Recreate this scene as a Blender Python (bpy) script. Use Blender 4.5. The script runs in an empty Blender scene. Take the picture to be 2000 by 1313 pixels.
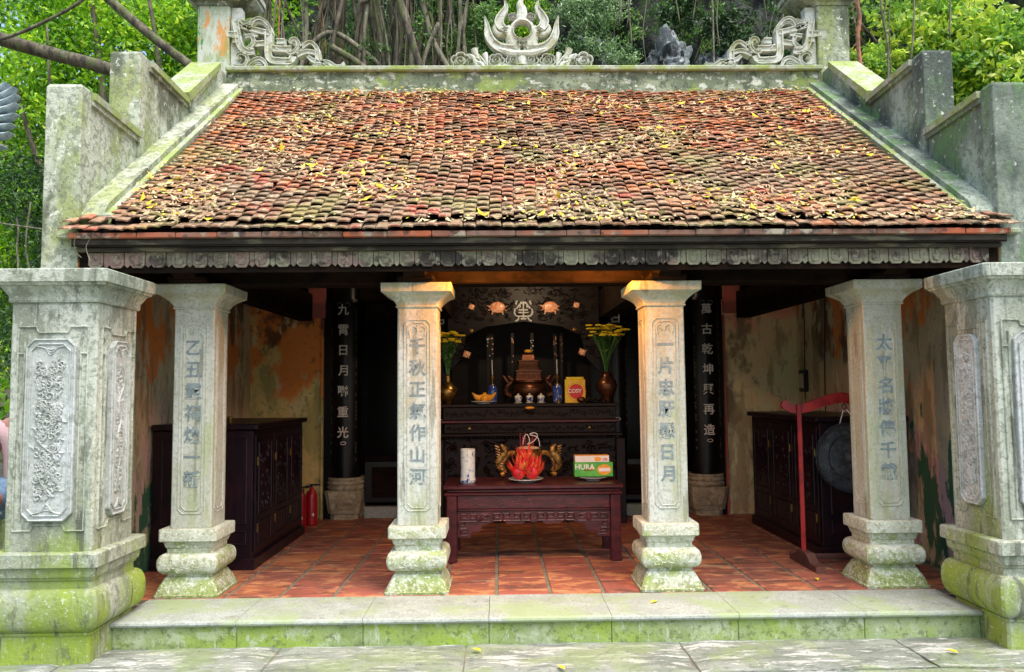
import bpy, math, random
import numpy as np
from mathutils import Vector, Matrix, noise
random.seed(7)
R = math.radians
sc = bpy.context.scene
COL = sc.collection

# ------------------------------------------------------------------ camera, sky, sun, exposure
cam_d = bpy.data.cameras.new('camera'); cam = bpy.data.objects.new('camera', cam_d); COL.objects.link(cam)
cam_d.lens = 27.68; cam_d.sensor_width = 36.0; cam_d.clip_start = 0.05; cam_d.clip_end = 500
PITCH, ROLL, YAW = 0.0708, 0.0091, 0.0176
cam.matrix_world = (Matrix.Translation((-0.309, -5.53, 1.388)) @ Matrix.Rotation(-YAW, 4, 'Z')
                    @ Matrix.Rotation(math.pi/2 + PITCH, 4, 'X') @ Matrix.Rotation(-ROLL, 4, 'Z'))
sc.camera = cam
SUN_EL, SUN_AZ = R(66), R(146)          # azimuth from +Y clockwise: the light comes from the right, in front of the shrine
w = bpy.data.worlds.new('World'); sc.world = w; w.use_nodes = True
wn = w.node_tree; bg = wn.nodes['Background']
sky = wn.nodes.new('ShaderNodeTexSky'); sky.sky_type = 'NISHITA'; sky.sun_disc = False
sky.sun_elevation = SUN_EL; sky.sun_rotation = SUN_AZ; sky.air_density = 1.0; sky.dust_density = 4.0; sky.ozone_density = 1.0
wn.links.new(sky.outputs[0], bg.inputs[0]); bg.inputs[1].default_value = 0.15
sd = bpy.data.lights.new('sun', 'SUN'); sd.energy = 1.5; sd.angle = R(60); sd.color = (1.0, 0.985, 0.94)
sun = bpy.data.objects.new('sun', sd); COL.objects.link(sun)
to_sun = Vector((math.sin(SUN_AZ)*math.cos(SUN_EL), math.cos(SUN_AZ)*math.cos(SUN_EL), math.sin(SUN_EL)))
sun.rotation_euler = to_sun.to_track_quat('Z', 'Y').to_euler(); sun.location = to_sun*30
sc.view_settings.view_transform = 'Standard'; sc.view_settings.look = 'None'
sc.view_settings.gamma = 1.0; sc.view_settings.use_curve_mapping = False
sc.view_settings.exposure = 1.38

# ------------------------------------------------------------------ materials
MATS = {}
def sock(node, name):
    for s in node.inputs:
        if s.name == name: return s
def mat(name, col, layers=(), rough=0.85, bump=0.0, bscale=30, bdist=0.01, metal=0.0, coat=0.0, rnd=None, transl=0.0, spec=None):
    """layers: (colour, scale xyz or float, threshold, softness, strength, optional zlo, zhi) ; zlo->zhi fades the mask 1->0"""
    if name in MATS: return MATS[name]
    m = bpy.data.materials.new(name); m.use_nodes = True; MATS[name] = m
    nt = m.node_tree; N = nt.nodes; L = nt.links
    b = N['Principled BSDF']; b.inputs['Roughness'].default_value = rough; b.inputs['Metallic'].default_value = metal
    if coat: b.inputs['Coat Weight'].default_value = coat; b.inputs['Coat Roughness'].default_value = 0.15
    if spec is not None: b.inputs['Specular IOR Level'].default_value = spec
    geo = N.new('ShaderNodeNewGeometry'); pos = geo.outputs['Position']
    rgb = N.new('ShaderNodeRGB'); rgb.outputs[0].default_value = (*col, 1); cur = rgb.outputs[0]
    if rnd:
        at = N.new('ShaderNodeAttribute'); at.attribute_name = 'rnd'; at.attribute_type = 'GEOMETRY'
        cr = N.new('ShaderNodeValToRGB'); L.new(at.outputs['Fac'], cr.inputs[0]); e = cr.color_ramp.elements
        cr.color_ramp.interpolation = 'LINEAR'
        e[0].position = rnd[0][0]; e[0].color = (*rnd[0][1], 1); e[1].position = rnd[-1][0]; e[1].color = (*rnd[-1][1], 1)
        for p, c in rnd[1:-1]:
            x = cr.color_ramp.elements.new(p); x.color = (*c, 1)
        cur = cr.outputs[0]
    seed = sum(map(ord, name)) % 97
    for i, ly in enumerate(layers):
        c, s, th, soft, st = ly[:5]
        mp = N.new('ShaderNodeMapping'); s3 = s if isinstance(s, tuple) else (s, s, s)
        mp.inputs['Scale'].default_value = s3; mp.inputs['Location'].default_value = (seed*1.7+i*13.1, seed*.6+i*7.7, i*5.3+seed)
        L.new(pos, mp.inputs[0])
        nz = N.new('ShaderNodeTexNoise'); nz.inputs['Scale'].default_value = 1.0; nz.inputs['Detail'].default_value = 7; nz.inputs['Roughness'].default_value = 0.65
        L.new(mp.outputs[0], nz.inputs['Vector'])
        fac = nz.outputs['Fac']
        if len(ly) > 5:
            sx = N.new('ShaderNodeSeparateXYZ'); L.new(pos, sx.inputs[0])
            zr = N.new('ShaderNodeMapRange'); zr.inputs['From Min'].default_value = ly[5]; zr.inputs['From Max'].default_value = ly[6]
            zr.inputs['To Min'].default_value = 0.07; zr.inputs['To Max'].default_value = -0.25
            L.new(sx.outputs['Z'], zr.inputs['Value'])
            ad = N.new('ShaderNodeMath'); ad.operation = 'ADD'; L.new(fac, ad.inputs[0]); L.new(zr.outputs[0], ad.inputs[1]); fac = ad.outputs[0]
        mr = N.new('ShaderNodeMapRange'); mr.interpolation_type = 'SMOOTHSTEP'
        soft *= .6; mr.inputs['From Min'].default_value = th - soft; mr.inputs['From Max'].default_value = th + soft
        mr.inputs['To Max'].default_value = st; L.new(fac, mr.inputs['Value'])
        mx = N.new('ShaderNodeMix'); mx.data_type = 'RGBA'
        L.new(mr.outputs[0], mx.inputs[0]); L.new(cur, mx.inputs[6]); mx.inputs[7].default_value = (*c, 1)
        cur = mx.outputs[2]
    L.new(cur, b.inputs['Base Color'])
    if bump:
        nz = N.new('ShaderNodeTexNoise'); nz.inputs['Scale'].default_value = bscale; nz.inputs['Detail'].default_value = 9; nz.inputs['Roughness'].default_value = .7
        L.new(pos, nz.inputs['Vector'])
        bp = N.new('ShaderNodeBump'); bp.inputs['Strength'].default_value = bump; bp.inputs['Distance'].default_value = bdist
        L.new(nz.outputs['Fac'], bp.inputs['Height']); L.new(bp.outputs[0], b.inputs['Normal'])
    if transl:
        tr = N.new('ShaderNodeBsdfTranslucent'); L.new(cur, tr.inputs[0])
        ms = N.new('ShaderNodeMixShader'); ms.inputs[0].default_value = transl
        L.new(b.outputs[0], ms.inputs[1]); L.new(tr.outputs[0], ms.inputs[2]); L.new(ms.outputs[0], N['Material Output'].inputs[0])
    return m

MOSS = (0.20, 0.28, 0.03); MOSSD = (0.06, 0.10, 0.02); WHITE = (0.62, 0.64, 0.58); DARK = (0.05, 0.055, 0.045)
M_col = mat('carved_pale_stone', (0.40, 0.42, 0.34), [((0.49, 0.52, 0.46), (2.2, 2.2, 1), .5, .12, .9), ((0.34, 0.32, 0.19), (5, 5, 1.6), .56, .10, .7), ((0.28, 0.30, 0.25), 38, .54, .06, .6), ((0.58, 0.61, 0.56), 55, .60, .05, .45), ((0.16, 0.16, 0.10), (9, 9, 1.2), .60, .05, .65), ((0.27, 0.32, 0.13), (4, 4, 1), .60, .10, .55)], .8, .7, 70, .006)
M_ped = mat('mossy_pedestal_stone', (0.41, 0.44, 0.34), [((0.51, 0.55, 0.45), 9, .5, .1, .8), ((0.25, 0.26, 0.14), 30, .55, .06, .7), (MOSS, (7, 7, 11), .54, .17, .75, .1, .7), ((0.13, 0.17, 0.03), 22, .57, .07, .6, .0, .5), ((0.66, 0.68, 0.60), 50, .58, .05, .8)], .85, .8, 60, .01)
M_pil = mat('weathered_pillar_stone', (0.30, 0.33, 0.25), [((0.46, 0.49, 0.41), (3, 3, 1.0), .5, .12, .9), ((0.15, 0.17, 0.115), (6, 6, 1.2), .55, .07, .75), ((0.18, 0.21, 0.15), 34, .54, .07, .65), (MOSS, (3.2, 3.2, 1.3), .55, .16, .75, .2, 1.6), ((0.25, 0.35, 0.02), (4, 4, 2), .55, .20, .85, .0, .9), ((0.58, 0.60, 0.53), 42, .61, .05, .5), (DARK, (9, 9, .9), .60, .05, .65), ((0.10, 0.11, 0.075), (14, 14, 5), .60, .05, .6)], .88, .9, 45, .012)
M_panel = mat('carved_relief_stone', (0.38, 0.41, 0.38), [((0.50, 0.53, 0.52), (4, 4, 2), .5, .12, .85), ((0.20, 0.23, 0.19), 16, .56, .07, .65), ((0.28, 0.30, 0.27), 50, .55, .06, .6), ((0.60, 0.62, 0.58), 36, .61, .04, .7)], .85, .8, 60, .008)
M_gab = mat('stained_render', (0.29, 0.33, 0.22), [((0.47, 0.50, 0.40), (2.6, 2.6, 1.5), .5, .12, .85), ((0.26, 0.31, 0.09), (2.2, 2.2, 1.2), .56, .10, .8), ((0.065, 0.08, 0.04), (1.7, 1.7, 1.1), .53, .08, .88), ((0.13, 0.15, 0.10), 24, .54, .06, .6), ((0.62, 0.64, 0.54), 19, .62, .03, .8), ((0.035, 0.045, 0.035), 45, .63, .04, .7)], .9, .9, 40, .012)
M_gab_shade = mat('stained_render_dark', (0.17, 0.21, 0.16), [((0.34, 0.40, 0.32), (2.4, 2.4, 1.3), .52, .14, .8), ((0.035, 0.05, 0.045), (1.3, 1.3, .9), .50, .12, .9), ((0.11, 0.22, 0.07), (4, 4, 1.5), .54, .08, .8), ((0.09, 0.11, 0.08), 24, .55, .06, .6), ((0.55, 0.58, 0.48), 20, .63, .04, .75)], .9, .9, 40, .012)  # stained render, darkened: the right gable's shade is put into the colour
M_cope = mat('mossy_coping', (0.27, 0.30, 0.21), [((0.38, 0.41, 0.30), 8, .52, .1, .8), ((0.22, 0.29, 0.05), 4, .50, .09, .8), ((0.12, 0.14, 0.09), 22, .58, .07, .6), ((0.05, 0.055, 0.04), 50, .64, .05, .6)], .9, .6, 45, .007)
M_ridge = mat('ridge_render', (0.13, 0.16, 0.095), [((0.30, 0.34, 0.22), (2.5, 2.5, 5), .53, .1, .75), ((0.52, 0.54, 0.44), (9, 9, 16), .58, .05, .9), ((0.05, 0.065, 0.04), (14, 14, 10), .55, .07, .75), ((0.22, 0.30, 0.05), 3, .58, .08, .7), ((0.5, 0.52, 0.44), 40, .64, .03, .7)], .9, .8, 45, .01)
M_orn = mat('pale_moulded_ornament', (0.42, 0.44, 0.34), [((0.56, 0.58, 0.52), 6, .5, .1, .8), ((0.28, 0.30, 0.14), 7, .56, .08, .7), ((0.16, 0.18, 0.12), 26, .60, .06, .6)], .85, .6, 60, .006)
M_pier = mat('painted_pier_render', (0.32, 0.37, 0.24), [((0.50, 0.53, 0.44), (5, 5, 1.5), .5, .1, .8), ((0.55, 0.25, 0.05), (6.5, 6.5, 2.6), .56, .06, .9), ((0.02, 0.22, 0.05), (8, 8, 2.0), .58, .03, .95), ((0.18, 0.26, 0.06), (5, 5, 1.7), .58, .07, .6), ((0.14, 0.16, 0.11), 28, .60, .05, .5)], .9, .6, 45, .006)
M_tile = mat('terracotta_roof_tile', (0.5, 0.2, 0.1), [((0.21, 0.16, 0.10), (.9, 1.3, 1.6), .475, .18, .85, 2.3, 4.9), ((0.28, 0.10, 0.055), 5, .56, .06, .6), ((0.46, 0.07, 0.05), (1.6, 1.6, 1.6), .61, .06, .7), ((0.24, 0.24, 0.08), (2.2, 2.2, 2.2), .57, .10, .6), ((0.54, 0.42, 0.28), 22, .57, .08, .6), ((0.04, 0.03, 0.02), 38, .61, .05, .75)], .9, .9, 60, .01,
             rnd=[(0, (0.56, 0.18, 0.06)), (.3, (0.48, 0.20, 0.09)), (.55, (0.36, 0.18, 0.10)), (.8, (0.28, 0.18, 0.115)), (1, (0.46, 0.135, 0.07))], spec=.25)
M_edge = mat('brick_edge_strip', (0.36, 0.10, 0.05), [((0.16, 0.10, 0.07), 3, .49, .1, .85), ((0.32, 0.30, 0.22), 4, .56, .05, .85), ((0.04, 0.03, 0.025), 14, .58, .05, .8)], .85, .5, 60, .004, rnd=[(0, (0.36, 0.085, 0.03)), (1, (0.15, 0.08, 0.055))])
M_fringe = mat('weathered_carved_board', (0.14, 0.12, 0.085), [((0.24, 0.24, 0.15), (2.4, 4, 4), .52, .08, .8), ((0.26, 0.15, 0.13), (1.6, 2.2, 1), .57, .06, .65), ((0.025, 0.02, 0.015), (1.8, 3, 2.5), .51, .07, .9), ((0.34, 0.31, 0.22), 20, .58, .07, .6), ((0.03, 0.025, 0.02), 16, .6, .05, .7)], .85, .8, 60, .008)
M_eave = mat('sooty_eave_board', (0.045, 0.038, 0.028), [((0.15, 0.14, 0.09), (2, 6, 9), .56, .06, .8), ((0.015, 0.012, 0.01), (3, 6, 6), .5, .08, .8)], .85, .6, 60, .006)  # brown-black board with paler and darker patches
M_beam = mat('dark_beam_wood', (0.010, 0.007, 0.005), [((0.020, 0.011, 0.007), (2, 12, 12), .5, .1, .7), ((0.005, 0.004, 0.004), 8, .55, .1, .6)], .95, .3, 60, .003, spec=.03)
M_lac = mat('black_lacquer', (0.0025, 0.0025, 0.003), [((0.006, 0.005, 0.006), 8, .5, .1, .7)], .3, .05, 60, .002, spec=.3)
M_pearl = mat('mother_of_pearl', (0.62, 0.62, 0.58), [((0.45, 0.52, 0.55), 40, .5, .1, .6), ((0.7, 0.6, 0.5), 60, .55, .1, .6)], .3)
M_pink = mat('pink_pearl_inlay', (0.85, 0.34, 0.16), [((0.85, 0.66, 0.5), 50, .53, .06, .8), ((0.55, 0.14, 0.05), 40, .56, .05, .8)], .35)
M_red = mat('dark_red_lacquer', (0.050, 0.008, 0.012), [((0.10, 0.016, 0.02), (6, 6, 20), .52, .1, .7), ((0.018, 0.004, 0.006), 12, .6, .08, .6)], .32, .15, 50, .003)
M_brn = mat('carved_dark_wood', (0.008, 0.0045, 0.004), [((0.018, 0.008, 0.005), (6, 6, 14), .54, .1, .7)], .48, .2, 50, .003, spec=.25)
M_cab = mat('dark_cabinet_wood', (0.010, 0.004, 0.007), [((0.028, 0.007, 0.012), (10, 10, 2), .52, .1, .7), ((0.004, 0.003, 0.005), 6, .56, .08, .7)], .36, .12, 60, .003, spec=.35)
M_brass = mat('aged_brass', (0.42, 0.26, 0.07), [((0.16, 0.07, 0.02), 14, .52, .1, .7)], .32, .2, 60, .003, metal=.9)
M_bronze = mat('dark_bronze', (0.14, 0.055, 0.03), [((0.30, 0.12, 0.05), 30, .6, .08, .6)], .35, .2, 60, .003, metal=.8)
M_gold = mat('gilt_wood', (0.40, 0.24, 0.06), [((0.08, 0.035, 0.01), 24, .52, .08, .8)], .4, .3, 60, .004, metal=.5)
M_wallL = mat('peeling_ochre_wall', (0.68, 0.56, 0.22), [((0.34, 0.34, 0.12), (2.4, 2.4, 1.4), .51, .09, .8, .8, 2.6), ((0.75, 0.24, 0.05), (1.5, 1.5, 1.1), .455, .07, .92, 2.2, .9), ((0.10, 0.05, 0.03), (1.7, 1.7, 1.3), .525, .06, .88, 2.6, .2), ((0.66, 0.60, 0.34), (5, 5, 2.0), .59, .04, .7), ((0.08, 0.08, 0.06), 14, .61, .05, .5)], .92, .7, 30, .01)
M_wallR = mat('faded_pink_wall', (0.72, 0.58, 0.33), [((0.62, 0.66, 0.38), (1.8, 1.8, 1.4), .50, .10, .8, .8, 2.8), ((0.80, 0.32, 0.24), (1.1, 1.1, 1.2), .50, .09, .85, 2.4, 1.0), ((0.17, 0.12, 0.075), (1.7, 1.7, 1.1), .55, .07, .85), ((0.30, 0.24, 0.13), (5, 5, 1.2), .55, .08, .7), ((0.24, 0.24, 0.15), 12, .61, .06, .5)], .92, .7, 30, .01)
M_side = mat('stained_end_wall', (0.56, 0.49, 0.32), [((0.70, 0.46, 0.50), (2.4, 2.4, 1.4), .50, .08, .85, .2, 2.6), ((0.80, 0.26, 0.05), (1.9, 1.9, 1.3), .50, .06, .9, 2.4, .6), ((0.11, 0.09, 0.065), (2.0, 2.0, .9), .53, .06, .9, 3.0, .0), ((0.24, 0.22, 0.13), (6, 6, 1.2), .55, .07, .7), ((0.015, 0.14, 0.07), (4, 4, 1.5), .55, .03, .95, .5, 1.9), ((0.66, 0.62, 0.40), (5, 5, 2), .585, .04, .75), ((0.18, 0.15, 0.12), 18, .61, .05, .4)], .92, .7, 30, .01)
M_floor = mat('terracotta_floor_tile', (0.42, 0.12, 0.05), [((0.22, 0.075, 0.05), (1.6, 1.6, 3), .5, .12, .85), ((0.52, 0.23, 0.10), (5, 10, 5), .55, .06, .75), ((0.09, 0.05, 0.04), (3, 9, 4), .575, .07, .75), ((0.36, 0.30, 0.20), (3, 7, 3), .64, .05, .6)], .6, .5, 30, .006, rnd=[(0, (0.46, 0.16, 0.06)), (.5, (0.30, 0.095, 0.055)), (1, (0.36, 0.11, 0.075))], spec=.3)
M_grout = mat('floor_grout', (0.19, 0.175, 0.13), [((0.12, 0.13, 0.08), 9, .5, .1, .8)], .95, .3, 60, .004)
M_slab = mat('tooled_step_slab', (0.28, 0.315, 0.275), [((0.36, 0.40, 0.36), 4, .5, .1, .7), ((0.19, 0.21, 0.175), 70, .52, .06, .6), ((0.25, 0.33, 0.14), (2.2, 2.2, 2), .54, .14, .7), ((0.17, 0.17, 0.13), 9, .62, .07, .6)], .8, .6, 90, .003)
M_riser = mat('mossy_step_face', (0.29, 0.35, 0.19), [((0.17, 0.25, 0.05), (2.2, 2.2, 3), .49, .22, .8), ((0.26, 0.38, 0.03), (1.3, 1.3, 1.6), .53, .20, .85), ((0.40, 0.45, 0.31), 11, .58, .10, .6), ((0.09, 0.12, 0.04), 28, .57, .08, .6), ((0.46, 0.50, 0.40), (24, 24, 7), .62, .05, .6)], .88, .9, 45, .01)
M_pave = mat('rough_paving_stone', (0.21, 0.24, 0.195), [((0.32, 0.35, 0.30), (2.2, 6, 4), .5, .12, .8), ((0.56, 0.58, 0.53), (2.6, 13, 5), .565, .02, .85), ((0.13, 0.155, 0.12), (4, 14, 5), .55, .05, .7), ((0.62, 0.63, 0.59), (6, 26, 5), .61, .015, .9), ((0.24, 0.31, 0.13), 2.4, .54, .12, .7), ((0.10, 0.115, 0.09), 30, .60, .05, .5)], .85, 1.0, 14, .05)
M_earth = mat('packed_earth', (0.10, 0.09, 0.06), [((0.16, 0.15, 0.10), 2, .5, .1, .8)], .95, .5, 8, .03)
M_rock = mat('limestone_cliff', (0.045, 0.052, 0.045), [((0.13, 0.15, 0.13), (3, 3, 1.4), .56, .05, .85), ((0.012, 0.014, 0.012), (2.8, 2.8, .9), .50, .05, .9), ((0.05, 0.10, 0.02), 3.5, .55, .06, .8), ((0.34, 0.36, 0.33), 12, .66, .03, .8)], .95, 1.0, 9, .2)
M_bark = mat('grey_brown_bark', (0.085, 0.072, 0.045), [((0.17, 0.155, 0.10), (9, 9, 3), .55, .08, .8), ((0.025, 0.022, 0.015), (14, 14, 4), .53, .07, .85), ((0.09, 0.12, 0.03), 3, .56, .08, .7)], .9, .8, 30, .02)
M_root = mat('rusty_aerial_root', (0.34, 0.15, 0.075), [((0.14, 0.08, 0.05), 9, .52, .08, .85)], .9, .6, 40, .01)
M_rootg = mat('pale_aerial_root', (0.15, 0.14, 0.09), [((0.06, 0.055, 0.035), (12, 12, 3), .52, .08, .85), ((0.28, 0.27, 0.20), 14, .6, .06, .7)], .9, .6, 40, .01)
M_leafL = mat('lime_leaf', (.2, .4, .05), (), .5, transl=.5, rnd=[(0, (0.03, 0.09, 0.01)), (.3, (0.14, 0.36, 0.015)), (.7, (0.34, 0.62, 0.02)), (1, (0.72, 0.80, 0.06))])
M_leafD = mat('deep_green_leaf', (.05, .12, .03), (), .45, transl=.3, rnd=[(0, (0.012, 0.035, 0.01)), (.5, (0.03, 0.09, 0.018)), (.85, (0.07, 0.17, 0.03)), (1, (0.22, 0.32, 0.14))])
M_leafM = mat('mid_green_leaf', (.08, .2, .03), (), .45, transl=.4, rnd=[(0, (0.03, 0.075, 0.02)), (.5, (0.10, 0.24, 0.04)), (.85, (0.24, 0.42, 0.10)), (1, (0.50, 0.62, 0.34))])
M_leafR = mat('yellow_green_leaf', (.3, .4, .05), (), .45, transl=.5, rnd=[(0, (0.10, 0.26, 0.04)), (.4, (0.28, 0.52, 0.06)), (.8, (0.62, 0.74, 0.05)), (1, (0.80, 0.85, 0.55))])
M_dry = mat('fallen_leaf', (.5, .4, .2), (), .8, transl=.15, rnd=[(0, (0.26, 0.17, 0.09)), (.35, (0.48, 0.36, 0.20)), (.7, (0.58, 0.50, 0.28)), (.84, (0.38, 0.42, 0.10)), (.92, (0.66, 0.52, 0.03)), (1, (0.72, 0.56, 0.02))])
M_blue = mat('blue_grey_paint', (0.20, 0.27, 0.30), [((0.36, 0.42, 0.42), 30, .5, .1, .7)], .7)
M_paint = mat('faded_grey_inscription', (0.15, 0.195, 0.20), [((0.23, 0.28, 0.28), 30, .52, .1, .8), ((0.42, 0.44, 0.39), 34, .625, .03, .8)], .85, .5, 60, .004)
M_porc = mat('white_porcelain', (0.70, 0.74, 0.68), (), .15, coat=.5)
M_cob = mat('cobalt_glaze', (0.02, 0.05, 0.26), [((0.10, 0.18, 0.45), 60, .55, .06, .8)], .15, coat=.5)
M_cobw = mat('blue_white_glaze', (0.68, 0.72, 0.72), [((0.02, 0.05, 0.28), (30, 30, 24), .53, .03, 1.0), ((0.08, 0.16, 0.42), 60, .56, .03, .8)], .15, coat=.5)
M_vase = mat('pale_blue_painted_vase', (0.68, 0.74, 0.68), [((0.03, 0.07, 0.32), (19, 19, 16), .58, .015, 1.0), ((0.30, 0.40, 0.52), (34, 34, 30), .59, .02, .8)], .15, coat=.5)
M_dfr = mat('dragon_fruit_skin', (0.62, 0.015, 0.03), [((0.70, 0.06, 0.02), 12, .52, .08, .8)], .35)
M_dft = mat('dragon_fruit_scale', (0.75, 0.05, 0.04), [((0.80, 0.26, 0.05), 16, .55, .08, .8), ((0.45, 0.35, 0.06), 26, .66, .05, .7)], .4)
M_or = mat('orange_fruit', (0.85, 0.36, 0.02), [((0.80, 0.50, 0.05), 20, .55, .1, .6)], .4, .2, 120, .001)
M_pap = mat('pale_paper_print', (0.80, 0.78, 0.70), (), .5)
M_grn = mat('green_print', (0.06, 0.42, 0.06), [((0.16, 0.55, 0.06), 9, .5, .2, .7)], .35)
M_yel = mat('yellow_print', (0.85, 0.60, 0.02), [((0.85, 0.38, 0.01), 12, .55, .1, .7)], .3)
M_redp = mat('red_print', (0.65, 0.015, 0.02), (), .35)
M_orp = mat('orange_print', (0.85, 0.35, 0.02), [((0.9, 0.6, 0.1), 40, .55, .1, .7)], .35)
M_wht = mat('white_print', (0.85, 0.85, 0.82), (), .4)
M_stem = mat('flower_stem', (0.06, 0.16, 0.03), (), .5)
M_flow = mat('yellow_petal', (0.90, 0.66, 0.03), (), .5, transl=.2)
M_wax = mat('white_candle', (0.75, 0.72, 0.62), (), .4)
M_stick = mat('incense_stick', (0.45, 0.05, 0.06), (), .6)
M_ash = mat('incense_ash', (0.55, 0.40, 0.26), [((0.7, 0.6, 0.5), 30, .55, .1, .7)], .9)
M_gong = mat('grey_iron_gong', (0.045, 0.05, 0.055), [((0.09, 0.095, 0.10), 12, .52, .1, .8), ((0.02, 0.02, 0.02), 24, .56, .06, .7)], .55, .7, 28, .006, metal=.3)
M_rlac = mat('bright_red_lacquer', (0.38, 0.022, 0.02), [((0.20, 0.010, 0.014), 5, .52, .1, .8), ((0.08, 0.01, 0.01), 16, .6, .06, .7)], .4, .2, 40, .002)
M_brnw = mat('bare_brown_wood', (0.12, 0.045, 0.03), [((0.07, 0.025, 0.02), 12, .5, .1, .7)], .6)
M_ext = mat('red_enamel', (0.35, 0.008, 0.012), (), .3)
M_blk = mat('black_rubber', (0.012, 0.012, 0.012), (), .6)
M_plas = mat('aged_white_plastic', (0.45, 0.43, 0.33), (), .5)
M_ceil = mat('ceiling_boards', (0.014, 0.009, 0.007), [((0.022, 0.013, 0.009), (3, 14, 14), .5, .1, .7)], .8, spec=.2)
M_skin = mat('skin', (0.50, 0.24, 0.16), (), .5)
M_shirt = mat('pink_cotton', (0.70, 0.48, 0.50), [((0.60, 0.36, 0.40), 6, .5, .2, .6)], .85, .3, 60, .004)
M_jean = mat('blue_denim', (0.16, 0.27, 0.42), [((0.25, 0.38, 0.52), 30, .5, .1, .6)], .85)
M_hair = mat('dark_hair', (0.015, 0.012, 0.010), (), .5)
M_shoe = mat('white_canvas', (0.68, 0.62, 0.62), (), .7)
M_redpaint = mat('old_red_plaster', (0.42, 0.09, 0.07), [((0.25, 0.10, 0.08), 6, .5, .1, .7)], .9, .4, 30, .005)
M_stonein = mat('carved_column_base_stone', (0.30, 0.26, 0.16), [((0.42, 0.40, 0.28), 8, .5, .1, .7), ((0.14, 0.12, 0.07), 20, .56, .07, .6)], .85, .6, 60, .006)
M_bulb = bpy.data.materials.new('lamp_glow'); M_bulb.use_nodes = True
_b = M_bulb.node_tree.nodes['Principled BSDF']; _b.inputs['Emission Color'].default_value = (1, .45, .08, 1); _b.inputs['Emission Strength'].default_value = 6

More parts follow.
